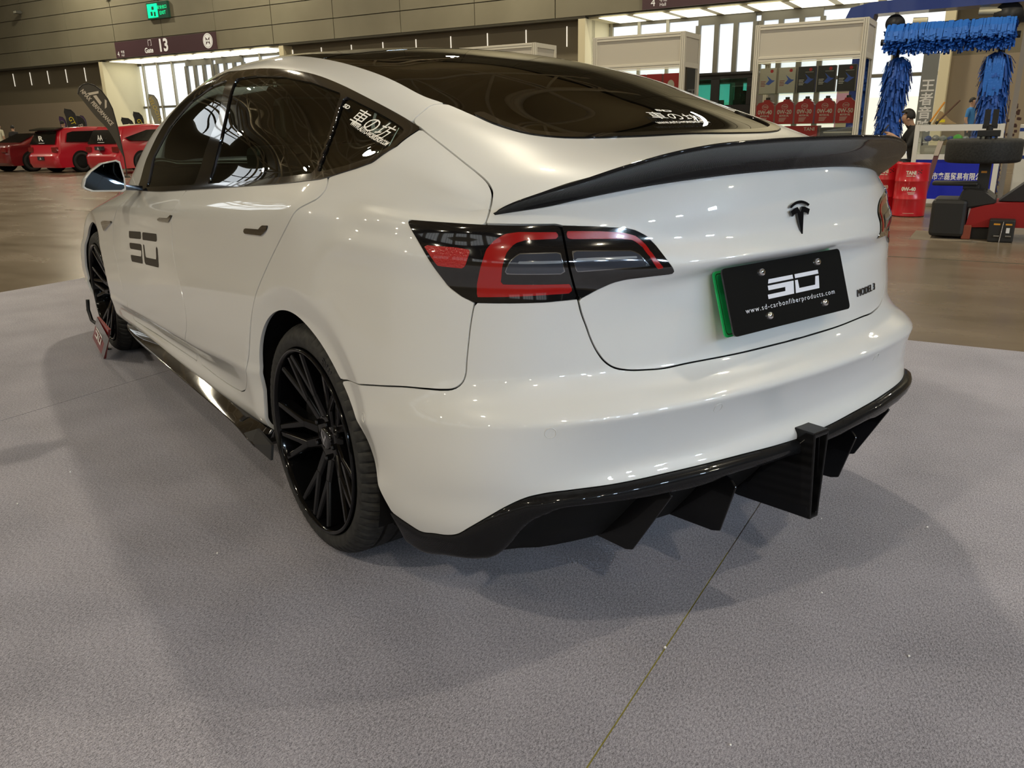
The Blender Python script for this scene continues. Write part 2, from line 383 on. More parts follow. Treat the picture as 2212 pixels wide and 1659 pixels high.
def clip(M, s):
    """keep the part of M=(V,N,F) where s>=0 (s linear on edges)"""
    V, N, F = M; keep = s >= 0; cnt = np.array([sum(keep[i] for i in f) for f in F]) if not isinstance(F, np.ndarray) else keep[F].sum(1)
    full = []; cross = []
    if isinstance(F, np.ndarray):
        full = [tuple(f) for f in F[cnt == F.shape[1]]]; cross = [tuple(f) for f in F[(cnt > 0) & (cnt < F.shape[1])]]
    else:
        for f, c in zip(F, cnt):
            if c == len(f): full.append(f)
            elif c: cross.append(f)
    nv = [], []; cache = {}; base = len(V)
    def cut(i, j):
        k = (i, j) if i < j else (j, i)
        if k not in cache:
            t = s[k[0]]/(s[k[0]]-s[k[1]]); t = min(max(t, 0.), 1.)
            nv[0].append(V[k[0]]*(1-t)+V[k[1]]*t); nn = N[k[0]]*(1-t)+N[k[1]]*t; nv[1].append(nn/(np.linalg.norm(nn)+1e-12)); cache[k] = base+len(nv[0])-1
        return cache[k]
    for f in cross:
        o = []
        for a in range(len(f)):
            i, j = f[a], f[(a+1)%len(f)]
            if keep[i]: o.append(i)
            if keep[i] != keep[j]: o.append(cut(i, j))
        if len(o) > 2: full.append(tuple(o))
    if nv[0]: V = np.concatenate([V, np.array(nv[0])]); N = np.concatenate([N, np.array(nv[1])])
    used = sorted({i for f in full for i in f}); mp = {u: k for k, u in enumerate(used)}
    return V[used], N[used], [tuple(mp[i] for i in f) for f in full]
def comb(*Ms):
    V = []; N = []; F = []; k = 0
    for v, n, f in Ms:
        V.append(v); N.append(n); F += [tuple(i+k for i in q) for q in f]; k += len(v)
    return np.concatenate(V), np.concatenate(N), F
def mirror(M):
    V, N, F = M; s = np.array([-1,1,1]); return V*s, N*s, [tuple(q)[::-1] for q in F]
def offset(M, d): return M[0]+M[1]*d, M[1], M[2]
def weld_mid(M):
    """half (w>0) plus its mirror image, welded on the centre line"""
    V, N, F = M; n = len(V); mp = list(range(n)); W = []; WN = []; k = n
    for i in range(n):
        if abs(V[i][0]) > 1e-5: W.append(V[i]*[-1,1,1]); WN.append(N[i]*[-1,1,1]); mp[i] = k; k += 1
    F2 = [tuple(mp[i] for i in q)[::-1] for q in F]
    return np.concatenate([V, np.array(W)]), np.concatenate([N, np.array(WN)]), list(F)+F2
def panel(name, M, m, parent, flange=.012, label=None):
    """sheet panel with its smooth normals and turned-in edges"""
    V, N, F = M; E = {}
    for f in F:
        for a in range(len(f)):
            i, j = f[a], f[(a+1)%len(f)]; E[(i,j)] = E.get((i,j), 0)+1
    bd = [(i,j) for (i,j) in E if (j,i) not in E]
    n = len(V); VV = [V]; NN = [N]; FF = list(F); k = n
    if flange and bd:
        ids = sorted({i for e in bd for i in e}); pos = {}; A = []; AN = []
        tn = {i: np.zeros(3) for i in ids}
        for i, j in bd:
            t = V[j]-V[i]; o = np.cross(t, .5*(N[i]+N[j])); o /= np.linalg.norm(o)+1e-12; tn[i] += o; tn[j] += o
        for i in ids:
            o = tn[i]/(np.linalg.norm(tn[i])+1e-12); pos[i] = k; A += [V[i], V[i]-N[i]*flange-o*0]; AN += [.75*o+.25*N[i], o]; k += 2
        VV.append(np.array(A)); NN.append(np.array(AN))
        for i, j in bd: FF.append((pos[j], pos[i], pos[i]+1, pos[j]+1))
    return mesh_obj(name, np.concatenate(VV), FF, m, parent, smooth=True, normals=np.concatenate(NN), label=label)
# ---------------------------------------------------------------- shut lines and outlines on the body (half width, Y, Z)
CV = {
 'trim_outer': [(0.8249,1.963,0.9269),(0.7745,1.8587,1.0774),(0.7268,1.7433,1.1954),(0.6829,1.5936,1.2841),(0.6552,1.4152,1.3391),(0.6306,1.1928,1.3775),(0.6489,0.9268,1.3741),(0.6515,0.7456,1.3689),(0.6529,0.5292,1.3543),(0.6478,0.3413,1.3315),(0.6464,0.137,1.2893),(0.6467,-0.0378,1.2435),(0.6463,-0.1754,1.205),(0.6517,-0.2895,1.1721),(0.6685,-0.2881,1.166),(0.7208,-0.3095,1.1389),(0.7692,-0.2978,1.108),(0.797,-0.2504,1.0881),(0.8234,-0.1659,1.068),(0.8314,-0.1298,1.06),(0.8426,0.0122,1.0448),(0.8471,0.4113,1.0156),(0.8496,0.9607,0.9785),(0.8441,1.4787,0.946)],
 'glass_front': [(0.8223,1.7677,0.9517),(0.7823,1.7433,1.0719),(0.7381,1.5922,1.1941),(0.7051,1.3664,1.284),(0.6848,1.1418,1.3322),(0.6792,0.978,1.3453),(0.7468,0.9113,1.2226),(0.7944,0.9664,1.1051),(0.8375,0.9945,0.9954)],
 'glass_rear': [(0.6812,0.8855,1.3435),(0.6786,0.6969,1.3421),(0.6768,0.4764,1.3274),(0.6717,0.2925,1.3026),(0.669,0.1001,1.2636),(0.7503,0.0276,1.1607),(0.8258,-0.0309,1.0676),(0.8369,0.4352,1.0302),(0.8382,0.8338,1.0054),(0.78,0.8212,1.15)],
 'glass_quarter': [(0.6703,0.0757,1.2567),(0.6709,-0.0804,1.2162),(0.683,-0.2525,1.1687),(0.6932,-0.2654,1.1613),(0.739,-0.2893,1.133),(0.7732,-0.2617,1.1096),(0.8037,-0.1773,1.0887),(0.8189,-0.0951,1.0761),(0.8239,-0.0472,1.0703),(0.7472,0.0125,1.1625)],
 'glass_edge': [(0.5591,0.5682,1.3967),(0.5547,0.3045,1.36),(0.5508,0.1348,1.3258),(0.5433,-0.0084,1.2871),(0.537,-0.1432,1.2458),(0.5236,-0.197,1.2316),(0.5122,-0.3008,1.2019),(0.5046,-0.4101,1.1717),(0.4757,-0.4824,1.1533),(0.4191,-0.5187,1.1447),(0.3614,-0.5352,1.1419),(0.2028,-0.5559,1.1415),(0.0042,-0.5544,1.1439)],
 'door_rear': [(0.8321,-0.1311,1.0589),(0.8455,-0.1456,1.037),(0.8608,-0.1327,1.0151),(0.8753,-0.0981,0.9995),(0.8896,-0.0485,0.9791),(0.8984,-0.0153,0.9483),(0.9011,0.0538,0.897),(0.9044,0.125,0.8414),(0.9089,0.199,0.7785),(0.9154,0.2615,0.7126),(0.918,0.3262,0.6127),(0.9166,0.382,0.5066),(0.907,0.4626,0.3992),(0.8995,0.5145,0.361),(0.8961,0.5668,0.3423)],
 'sill': [(0.8961,0.5668,0.3423),(0.8931,0.6435,0.3346),(0.8888,0.8361,0.3273),(0.8864,1.051,0.3296),(0.8848,1.4516,0.3232),(0.8831,1.9077,0.3128),(0.8919,2.1185,0.3156)],
 'door_mid': [(0.9088,1.1144,0.8142),(0.9127,1.1146,0.7507),(0.9198,1.0778,0.6821),(0.9224,1.0383,0.6156),(0.924,1.0163,0.5466),(0.9238,1.0334,0.4875),(0.92,1.0958,0.4195)],
 'door_front': [(0.8936,2.0694,0.8408),(0.8998,2.1983,0.7465),(0.9046,2.2101,0.7001),(0.9166,2.1491,0.6112),(0.9205,2.112,0.504),(0.919,2.056,0.419),(0.8918,2.1163,0.3194)],
 'quarter_gap': [(0.889,-0.2398,0.575),(0.895,-0.324,0.5882),(0.8869,-0.4464,0.6097),(0.8694,-0.5222,0.6226),(0.8481,-0.5815,0.6286),(0.8277,-0.6253,0.6331),(0.8184,-0.6407,0.6361),(0.8089,-0.652,0.6432),(0.8007,-0.6584,0.6535),(0.7957,-0.6606,0.6665),(0.7912,-0.6613,0.6987),(0.7849,-0.6614,0.7383),(0.7767,-0.6628,0.7874),(0.7696,-0.6664,0.8227)],
 'trunk_low': [(0.597,-0.7972,0.8229),(0.5911,-0.801,0.795),(0.5831,-0.8055,0.7707),(0.5741,-0.8134,0.7375),(0.5611,-0.8229,0.7066),(0.5467,-0.8295,0.6869),(0.5292,-0.8372,0.6739),(0.5,-0.8486,0.6657),(0.4515,-0.8636,0.6607),(0.421,-0.8718,0.6588),(0.3549,-0.8848,0.6609),(0.2071,-0.906,0.6612),(0.0324,-0.9164,0.6621)],
 'trunk_up': [(0.5236,-0.197,1.2316),(0.5529,-0.1882,1.2286),(0.6019,-0.2127,1.2111),(0.6452,-0.2382,1.1886),(0.654,-0.29,1.171),(0.6646,-0.4066,1.1307),(0.6709,-0.5021,1.0956),(0.674,-0.5605,1.0735),(0.6778,-0.5974,1.0571),(0.6863,-0.6224,1.0412),(0.6991,-0.6373,1.0252),(0.7188,-0.6531,0.9988),(0.7373,-0.6653,0.9805)],
 'bumper_low': [(0.8905,-0.4578,0.2957),(0.879,-0.5208,0.2842),(0.8683,-0.5574,0.2764),(0.8588,-0.6027,0.2873),(0.8468,-0.6436,0.2957),(0.8388,-0.6695,0.3062),(0.8278,-0.703,0.3325),(0.8033,-0.7468,0.3702),(0.7753,-0.7822,0.4016),(0.747,-0.8099,0.4219),(0.718,-0.831,0.4297),(0.6711,-0.8584,0.4333),(0.5873,-0.8965,0.4355),(0.469,-0.9284,0.4371),(0.2643,-0.9587,0.4341),(0.0677,-0.9675,0.4238)],
 'arch': [(0.8966,0.3554,0.3297),(0.9038,0.3511,0.4482),(0.9089,0.3243,0.5453),(0.9088,0.2634,0.6326),(0.9067,0.1985,0.6807),(0.9035,0.1166,0.7123),(0.9004,0.036,0.7184),(0.8979,-0.0286,0.7098),(0.8951,-0.0869,0.691),(0.8918,-0.1384,0.6559),(0.8903,-0.1896,0.6155),(0.8891,-0.2397,0.5738),(0.89,-0.2928,0.525),(0.8886,-0.3377,0.4639),(0.8871,-0.3801,0.3928),(0.8997,-0.435,0.3606),(0.8963,-0.4491,0.3235),(0.8899,-0.4636,0.2953)],
 'lamp_outer': [(0.8211,-0.5003,0.9846),(0.8059,-0.5419,0.9838),(0.7776,-0.6028,0.9823),(0.7387,-0.6642,0.9802),(0.6178,-0.7574,0.9766),(0.615,-0.7626,0.967),(0.6148,-0.7731,0.9324),(0.6145,-0.7855,0.8924),(0.6049,-0.7894,0.8527),(0.5984,-0.7961,0.8269),(0.6587,-0.765,0.8239),(0.7258,-0.7156,0.8236),(0.7687,-0.6675,0.8231),(0.784,-0.6432,0.8337),(0.7982,-0.6147,0.8528),(0.8123,-0.587,0.8879),(0.8219,-0.5523,0.9304),(0.8246,-0.5209,0.9616),(0.8241,-0.5021,0.9799)],
 'lamp_inner': [(0.6142,-0.7595,0.9762),(0.5536,-0.7905,0.9717),(0.4869,-0.8206,0.9649),(0.4676,-0.8288,0.9598),(0.4457,-0.8389,0.9476),(0.4289,-0.8507,0.9274),(0.417,-0.8676,0.9026),(0.4019,-0.8776,0.8793),(0.3926,-0.8755,0.8665),(0.4436,-0.86,0.8649),(0.5008,-0.8383,0.8619),(0.5276,-0.8262,0.8565),(0.5596,-0.8118,0.843),(0.5953,-0.7977,0.8258),(0.6011,-0.7914,0.8525),(0.6108,-0.7875,0.8923),(0.6111,-0.775,0.9322),(0.6112,-0.7645,0.9668)],
 'red_outer': [(0.7649,-0.67,0.8338),(0.7625,-0.668,0.8614),(0.7575,-0.6749,0.8953),(0.744,-0.6791,0.9329),(0.7297,-0.6884,0.9516),(0.7119,-0.7016,0.9634),(0.69,-0.7181,0.9665),(0.6218,-0.7601,0.9638),(0.6222,-0.7639,0.95),(0.6815,-0.7292,0.9496),(0.7,-0.7171,0.9434),(0.7159,-0.7104,0.9251),(0.7261,-0.7094,0.8987),(0.7289,-0.7062,0.8625),(0.6087,-0.7875,0.8594),(0.6071,-0.7899,0.839),(0.6808,-0.7485,0.8371),(0.7245,-0.7142,0.8356)],
 'red_inner': [(0.6065,-0.7674,0.9653),(0.5421,-0.7985,0.9623),(0.4937,-0.8198,0.9571),(0.4691,-0.8307,0.949),(0.4542,-0.84,0.9345),(0.4361,-0.8629,0.8985),(0.4216,-0.8712,0.8794),(0.438,-0.8656,0.8792),(0.4502,-0.8569,0.9021),(0.4622,-0.8404,0.9269),(0.4765,-0.8306,0.9399),(0.5041,-0.8191,0.9442),(0.6063,-0.7723,0.9485)],
 'clear_outer': [(0.7244,-0.7111,0.8826),(0.7201,-0.7151,0.8987),(0.7124,-0.719,0.912),(0.697,-0.7262,0.9249),(0.6235,-0.7719,0.9244),(0.6188,-0.783,0.8796)],
 'clear_inner': [(0.6036,-0.7811,0.9266),(0.4846,-0.8356,0.9208),(0.4703,-0.8451,0.9128),(0.4511,-0.8605,0.8857),(0.6007,-0.7928,0.8829)],
 'led_outer': [(0.7044,-0.7266,0.9093),(0.6226,-0.7789,0.9078),(0.6222,-0.7806,0.9018),(0.7052,-0.7274,0.9034)],
 'led_inner': [(0.6038,-0.7877,0.9109),(0.5537,-0.8122,0.9105),(0.4774,-0.8445,0.9087),(0.4774,-0.8467,0.9033),(0.555,-0.8138,0.9044),(0.6038,-0.7899,0.9039)],
 'reflector': [(0.819,-0.5537,0.9364),(0.7839,-0.6246,0.9354),(0.7653,-0.654,0.9311),(0.7777,-0.6477,0.8928),(0.8092,-0.5934,0.8954)],
 'sd1': [(0.9054,1.8353,0.7662),(0.9074,1.6015,0.7831),(0.9094,1.6122,0.7504),(0.9076,1.848,0.7333)],
 'sd2': [(0.9076,1.5787,0.7839),(0.9087,1.3383,0.7983),(0.9106,1.342,0.7663),(0.9097,1.5844,0.7506)],
 'sd3': [(0.9096,1.8464,0.7148),(0.9109,1.6113,0.7315),(0.9196,1.5955,0.6505),(0.9187,1.8137,0.6355),(0.9167,1.8211,0.6646),(0.9172,1.6176,0.6792),(0.9141,1.621,0.7027),(0.9133,1.8288,0.6891)],
 'sd4': [(0.911,1.5848,0.7334),(0.9112,1.5623,0.7344),(0.9172,1.5436,0.6847),(0.9171,1.3684,0.6959),(0.9117,1.3696,0.7465),(0.9117,1.3433,0.7488),(0.9199,1.3297,0.6668),(0.9197,1.5607,0.653)],
 'handle_front': [(0.9058,1.2977,0.8584),(0.9053,1.2629,0.8659),(0.9056,1.145,0.873),(0.9036,1.1077,0.8866),(0.9041,1.0752,0.887),(0.9068,1.1364,0.8574),(0.9063,1.3008,0.8496)],
 'handle_rear': [(0.9033,0.3275,0.8978),(0.903,0.3127,0.9062),(0.9018,0.2001,0.9125),(0.901,0.1766,0.9252),(0.9006,0.1297,0.9284),(0.9012,0.1404,0.9155),(0.902,0.1831,0.8957),(0.9035,0.3273,0.8892)],
 'vent': [(0.8907,2.4984,0.7503),(0.8908,2.434,0.7633),(0.896,2.2121,0.7791),(0.897,2.2137,0.7704),(0.8972,2.4236,0.7113)],
 'sensors': [(0.9009,-0.3678,0.5139),(0.7073,-0.839,0.5668),(0.32,-0.9541,0.5667)],
 'spoiler_bot': [(0.7188,-0.6562,0.9971),(0.6737,-0.697,1.006),(0.6254,-0.7282,1.0134),(0.563,-0.7579,1.0255),(0.437,-0.8062,1.0448),(0.2893,-0.8417,1.0571),(0.109,-0.8617,1.0635),(-0.0031,-0.8643,1.0657)],
 'emblem_plate': [(0.001,-0.8908,0.993),(0.013,-0.9147,0.9143),(0.2567,-0.8837,0.8601),(0.2094,-0.8976,0.6975)],
 'stick_q': [(0.7012,-0.0284,1.2039),(0.7101,-0.2337,1.1575),(0.7147,-0.0425,1.1879),(0.7391,-0.275,1.135),(0.6893,0.0462,1.2323)],
 'stick_r': [(0.0181,-0.423,1.189),(-0.1645,-0.4417,1.1795),(0.0403,-0.4725,1.1696),(-0.1726,-0.4655,1.1704),(-0.0398,-0.3873,1.2038)],
 'low_crease': [(0.92,1.9593,0.4256),(0.9214,1.7486,0.4271),(0.9222,1.3862,0.4268),(0.9224,1.0715,0.4391),(0.9215,0.804,0.4495),(0.92,0.569,0.4685),(0.9191,0.4191,0.487)],
}
DIF_LOW = [(0.8644, -0.4791, 0.2199), (0.8524, -0.5294, 0.2109), (0.8334, -0.6219, 0.2333), (0.8066, -0.6863, 0.2448), (0.7816, -0.7302, 0.2616), (0.7673, -0.7612, 0.2946), (0.7433, -0.8037, 0.3599), (0.7273, -0.8186, 0.3779), (0.712, -0.8297, 0.3853), (0.6946, -0.8424, 0.3966), (0.6613, -0.861, 0.4008), (0.6098, -0.8839, 0.4018), (0.5215, -0.9092, 0.3984), (0.4455, -0.9234, 0.3954), (0.3478, -0.9368, 0.3904), (0.282, -0.947, 0.3994), (0.1646, -0.9518, 0.3931), (0.0135, -0.9522, 0.3842), (0.0, -0.957, 0.3812)]
# ---------------------------------------------------------------- the hall (a along the gate wall, b towards it)
RZ = math.atan2(-.9212, .3890)
UA = Vector((.3890,-.9212,0)); VB = Vector((.9212,.3890,0))
def HW(a, b, z=0): return UA*a+VB*b+Vector((0,0,z))
def struct(mb, name, m, parent=None):
    o = mb.build(name, m, parent)
    if not parent: o.rotation_euler = (0,0,RZ); o['kind'] = 'structure'
    return o
concrete = mat('polished_concrete', (.30,.25,.20), .28, spec=.5)
noise_col(concrete, .9, (.125,.098,.068), (.215,.173,.128), 8, .25, .78, stretch=(1.0,2.2,1), rough=(.14,.36))
carpet = mat('carpet', (.35,.33,.34), .95, spec=.1, sheen=.2)
N, L, b = nodes(carpet); tc = N.new('ShaderNodeTexCoord')
n1 = N.new('ShaderNodeTexNoise'); n1.inputs['Scale'].default_value = 420; n1.inputs['Detail'].default_value = 5; n1.inputs['Roughness'].default_value = .75; L.new(tc.outputs['Object'], n1.inputs[0])
mp = N.new('ShaderNodeMapping'); mp.inputs['Scale'].default_value = (1,.5,1); mp.inputs['Rotation'].default_value = (0,0,.9); L.new(tc.outputs['Object'], mp.inputs[0])
n2 = N.new('ShaderNodeTexNoise'); n2.inputs['Scale'].default_value = 230; n2.inputs['Detail'].default_value = 5; n2.inputs['Roughness'].default_value = .8; L.new(mp.outputs[0], n2.inputs[0])
n3 = N.new('ShaderNodeTexNoise'); n3.inputs['Scale'].default_value = 2.5; n3.inputs['Detail'].default_value = 3; L.new(tc.outputs['Object'], n3.inputs[0])
mx = N.new('ShaderNodeMath'); mx.operation = 'ADD'; L.new(n1.outputs[0], mx.inputs[0]); L.new(n2.outputs[0], mx.inputs[1])
mx2 = N.new('ShaderNodeMath'); mx2.operation = 'MULTIPLY_ADD'; mx2.inputs[1].default_value = .18; L.new(n3.outputs[0], mx2.inputs[0]); L.new(mx.outputs[0], mx2.inputs[2])
rp = N.new('ShaderNodeValToRGB'); rp.color_ramp.elements[0].position = .425; rp.color_ramp.elements[1].position = .605
hf = N.new('ShaderNodeMath'); hf.operation = 'MULTIPLY'; hf.inputs[1].default_value = .47; L.new(mx2.outputs[0], hf.inputs[0]); L.new(hf.outputs[0], rp.inputs[0])
rp.color_ramp.elements[0].color = (.068,.066,.080,1); rp.color_ramp.elements[1].color = (.445,.43,.50,1); L.new(rp.outputs[0], b.inputs['Base Color'])
bp = N.new('ShaderNodeBump'); bp.inputs['Strength'].default_value = .15; bp.inputs['Distance'].default_value = .002; L.new(mx.outputs[0], bp.inputs['Height']); L.new(bp.outputs[0], b.inputs['Normal'])
wallpanel = mat('wall_panel', (.33,.30,.22), .55); noise_col(wallpanel, .35, (.195,.178,.125), (.25,.232,.168), 5, .3, .7)
walldark = mat('lower_wall', (.18,.155,.105), .6); walllow = mat('lower_wall_light', (.29,.24,.175), .6); cream = mat('cream_wall', (.72,.66,.46), .6)
frame_dark = mat('window_frame', (.16,.15,.12), .5); frame_pale = mat('window_mullion', (.42,.40,.33), .5)  # mullions paler than the other window frames
seam = mat('panel_joint', (.05,.045,.03), .8); sign_mat = mat('sign_purple', (.085,.045,.055), .45); sign_ink = mat('sign_white', (.80,.79,.76), .5, emit=(1,.98,.95), estr=.25)
pane_m = mat('lit_window', (.7,.74,.78), .1, emit=(.86,.93,1.0), estr=.95); pane_end = mat('lit_window_high', (.75,.8,.85), .1, emit=(.88,.95,1.0), estr=2.2); pane_warm = mat('lit_window_low', (.75,.74,.66), .1, emit=(1.0,.97,.82), estr=.85)
soffit_lamp = mat('soffit_lamp', (.9,.9,.8), .4, emit=(1.0,.95,.75), estr=2.2); slit_m = mat('slit_lamp', (.9,.88,.8), .4, emit=(1.0,.93,.78), estr=.8)
# floor and carpet rolls
fl = MB(); fl.box(-60,45,-38,34,-.05,-.004); floor = struct(fl, 'floor', concrete)
rolls = [(-5.45,-2.362),(-2.358,.698),(.702,3.76),(3.765,6.83)]
for a0, a1 in rolls:
    mb = MB(); mb.box(a0, a1, -13, 2.50, -.004, .0); struct(mb, 'carpet_roll', carpet, floor)
mb = MB(); mb.box(.6981,.7019,-9,-.28,-.0039,-.0012); struct(mb, 'seam_tape', mat('seam_tape', (.24,.22,.05), .7), floor)
mb = MB(); mb.box(-12,20,5.59,5.62,-.004,-.0034); struct(mb, 'floor_joint', seam, floor)
# gate wall
W0 = 28.4
wall = MB(); wall.box(-60,40,W0+.06,W0+.3,5.12,17); wall_far = struct(wall, 'wall_far', seam)
pm_ = None
cols = [-59.9,-58.4,-54.6,-50.75,-46.5,-42.25,-38.2,-34.1,-30.15,-26.25,-22.4,-18.55,-14.8,-11.0,-7.1,-3.2,.7,4.6,8.5]
for i in range(len(cols)-1):
    for k in range(13):
        z0 = 5.14+.877*k; mb = MB(); mb.box(cols[i]+.018, cols[i+1]-.018, W0, W0+.06, z0+.018, z0+.859); struct(mb, 'wall_panel', wallpanel, wall_far)
def low_wall(n, a0, a1):
    mb = MB(); mb.box(a0, a1, W0+.6, W0+.9, 3.05, 5.12); o = struct(mb, n, walldark)
    mb = MB(); mb.box(a0, a1, W0+.58, W0+.9, 0, 3.05); struct(mb, 'wall_base', walllow, o)
    mb = MB(); mb.box(a0, a1, W0, W0+.9, 5.06, 5.14); struct(mb, 'soffit', seam, o)
    k = math.ceil((a0-.1+14.58)/1.868)
    while -14.58+1.868*k < a1-.1:
        mb = MB(); x = -14.58+1.868*k; mb.box(x-.018, x+.018, W0+.57, W0+.6, 4.15, 4.9); struct(mb, 'slit_lamp', slit_m, o); k += 1
    return o
low_wall('wall_left', -60, -43.9); low_wall('wall_middle', -29.8, -13.5)
low_wall('wall_right', -1.05, 40)
def gate(idx, a0, a1, mull, doors):
    mb = MB(); mb.box(a0-.3, a1+.3, W0+.3, W0+2.8, 5.05, 5.14); sf = struct(mb, 'trim_%d' % idx, cream)
    mb = MB(); mb.box(a0-.3, a0, W0, W0+2.5, 0, 5.06); struct(mb, 'gate_cheek', cream, sf)
    mb = MB(); mb.box(a1, a1+.3, W0, W0+2.5, 0, 5.06); struct(mb, 'gate_cheek', cream, sf)
    k = a0+.5
    while k < a1-1.2:
        mb = MB(); mb.box(k, k+1.12, W0+.15, W0+2.2, 5.035, 5.052); struct(mb, 'soffit_lamp', soffit_lamp, sf); k += 1.42
    # glazed wall
    bw = W0+2.4; mb = MB(); mb.box(a0, a1, bw, bw+.02, 0, 5.05); win = struct(mb, 'window_%d' % idx, pane_m)
    mb = MB(); mb.box(a0, a1, bw-.03, bw-.005, .1, 1.9); struct(mb, 'pane', pane_warm, win)
    for x in mull: mb = MB(); mb.box(x-.06, x+.06, bw-.14, bw-.01, 0, 5.05); struct(mb, 'mullion', frame_pale, win)
    for z in (2.62, 4.98): mb = MB(); mb.box(a0, a1, bw-.12, bw-.01, z-.06, z+.06); struct(mb, 'transom', frame_dark, win)
    for x0, x1 in doors:
        mb = MB(); mb.box(x0, x1, bw-.16, bw-.02, 4.72, 5.0); struct(mb, 'door_head', frame_dark, win)
        for q in (x0, x0+(x1-x0)*.333, x0+(x1-x0)*.667, x1): mb = MB(); mb.box(q-.09, q+.09, bw-.18, bw-.02, 0, 4.72); struct(mb, 'door_stile', frame_dark, win)
    return win
gate(1, -43.75, -29.85, [-43.3,-42.0,-40.7,-33.6,-31.6], [(-39.5,-37.3),(-37.0,-34.9)])
gate(2, -13.5, -1.05, [-13.4,-12.2,-11.0,-3.9,-2.7], [(-9.75,-7.55),(-7.35,-5.15)])
def wsign(name, a0, a1, z0, z1, lab):
    mb = MB(); mb.box(0, a1-a0, -.06, -.005, 0, z1-z0); o = mb.build(name, sign_mat); o.location = HW(a0, W0, z0); o.rotation_euler = (0,0,RZ); tag(o, lab, 'sign', 'gate signs'); return o
def stext(o, body, x, z, size, name='lettering', m=None, y=-.0625, **k):
    V, F = text_mesh(body, size, **k); return mesh_obj(name, [(x+v.x, y-v.z, z+v.y) for v in V], F, m or sign_ink, o)
s1 = wsign('gate_sign', -42.25, -34.1, 5.16, 5.98, 'dark purple wall sign reading Gate 13 with round white logo, above the left gate')
stext(s1, '13', 4.05, .41, .86, bold=.026); stext(s1, '门', 2.98, .60, .34); stext(s1, 'Gate', 2.85, .24, .36, bold=.010); stext(s1, '4', .22, .2, .36); stext(s1, '号馆', .60, .28, .16); stext(s1, 'Hall', .60, .12, .16)
def disc(o, x, z, r, m, y): 
    V = [(x+r*math.cos(t), y, z+r*math.sin(t)) for t in np.linspace(0, 2*math.pi, 33)[:-1]]; return mesh_obj('sign_logo', V, [tuple(range(32))], m, o)
disc(s1, 7.55, .43, .36, sign_ink, -.0625); disc(s1, 7.55, .43, .31, sign_mat, -.064); disc(s1, 7.55, .43, .295, sign_ink, -.0655)
for sg in (1, -1): mesh_obj('sign_logo', [(7.55-.17,-.067,.43+sg*.20),(7.55,-.067,.43+sg*.06),(7.55+.17,-.067,.43+sg*.20),(7.55+.13,-.067,.43),(7.55-.13,-.067,.43)], [(0,1,2,3,4)], sign_mat, s1)
disc(s1, 7.49, .43, .055, sign_ink, -.068); disc(s1, 7.61, .43, .055, sign_ink, -.068)
s2 = wsign('gate_sign', -11.15, -3.05, 5.16, 5.98, 'dark purple wall sign cut by the top edge, above the right gate')
stext(s2, '4', .42, .2, .36); stext(s2, '号馆', .80, .28, .16); stext(s2, 'Hall', .80, .12, .16); stext(s2, '门', 3.0, .60, .34); stext(s2, 'Gate', 2.85, .24, .30, bold=.006)
# green exit sign
mb = MB(); mb.box(0,1.66,-.14,-.0,0,.80); ex = mb.build('exit_sign', mat('exit_dark', (.02,.09,.06), .4)); ex.location = HW(-39.0, W0-.01, 6.88); ex.rotation_euler = (0,0,RZ); tag(ex, 'lit green emergency exit sign high on the panelled wall', 'sign')
exg = mat('exit_green', (.0,.6,.25), .4, emit=(.0,1.0,.36), estr=1.3)
mb = MB(); mb.box(.07,.86,-.155,-.14,.07,.73); pg_ = mb.build('sign_pictogram', exg, ex)
for b4 in ((.42,.60,.44,.60),(.30,.46,.16,.36),(.56,.70,.12,.34)): mb = MB(); mb.box(b4[0],b4[1],-.160,-.155,b4[2],b4[3]); mb.build('pictogram_figure', mat('exit_dark'), pg_)
stext(ex, '安全出口', 1.23, .52, .19, m=exg, y=-.146); stext(ex, 'EXIT', 1.25, .25, .24, m=exg, y=-.146)
# small floodlights fixed to the wall
for k, (a, z) in enumerate(((-50.6,8.15),(-42.35,8.62))):
    mb = MB(); mb.box(-.16,.16,-.42,-.12,-.09,.07); mb.box(-.03,.03,-.14,0,-.05,.05); o = mb.build('wall_floodlight', mat('flood_housing', (.10,.10,.09), .5)); o.location = HW(a, W0-.005, z); o.rotation_euler = (0,0,RZ)
    tag(o, ['small grey floodlight on the upper wall at the far left','small grey floodlight on the upper wall near the exit sign'][k], 'floodlight', 'wall floodlights')
    MB().box(-.13,.13,-.43,-.42,-.07,.05).build('lens', mat('flood_lens', (.6,.6,.5), .2), o)
# far end, back wall and roof of the hall (seen in reflections)
mb = MB(); mb.box(-60.4,-60,-38,34,0,17); we = struct(mb, 'wall_end', walldark)
for k in range(1):
    b0 = 9.6+7.4*k; mb = MB(); mb.box(-59.98, -59.9, b0, b0+6.0, 13.0, 16.6); struct(mb, 'window_pane', pane_end, we)
    for q in (2.0,4.0): mb = MB(); mb.box(-59.9, -59.8, b0+q-.10, b0+q+.10, 13.0, 16.6); struct(mb, 'mullion', frame_dark, we)
    mb = MB(); mb.box(-59.9, -59.8, b0, b0+6.0, 14.7, 14.9); struct(mb, 'transom', frame_dark, we)
mb = MB(); mb.box(-60,45,-38.4,-38,0,17); wb = struct(mb, 'wall_back', walldark)
for k in range(11):
    a = -55+8.6*k; mb = MB(); mb.box(a, a+6.4, -37.98, -37.9, 6.2, 10.4); struct(mb, 'window_pane', pane_m, wb)
    for q in (1.6,3.2,4.8): mb = MB(); mb.box(a+q-.08, a+q+.08, -37.9, -37.8, 6.2, 10.4); struct(mb, 'mullion', frame_dark, wb)
roofm = mat('roof_sheet', (.46,.39,.25), .7); steelm = mat('roof_steel', (.66,.58,.42), .55)
mb = MB(); mb.box(-60,45,-38,34,17,17.2); roof = struct(mb, 'ceiling', roofm)
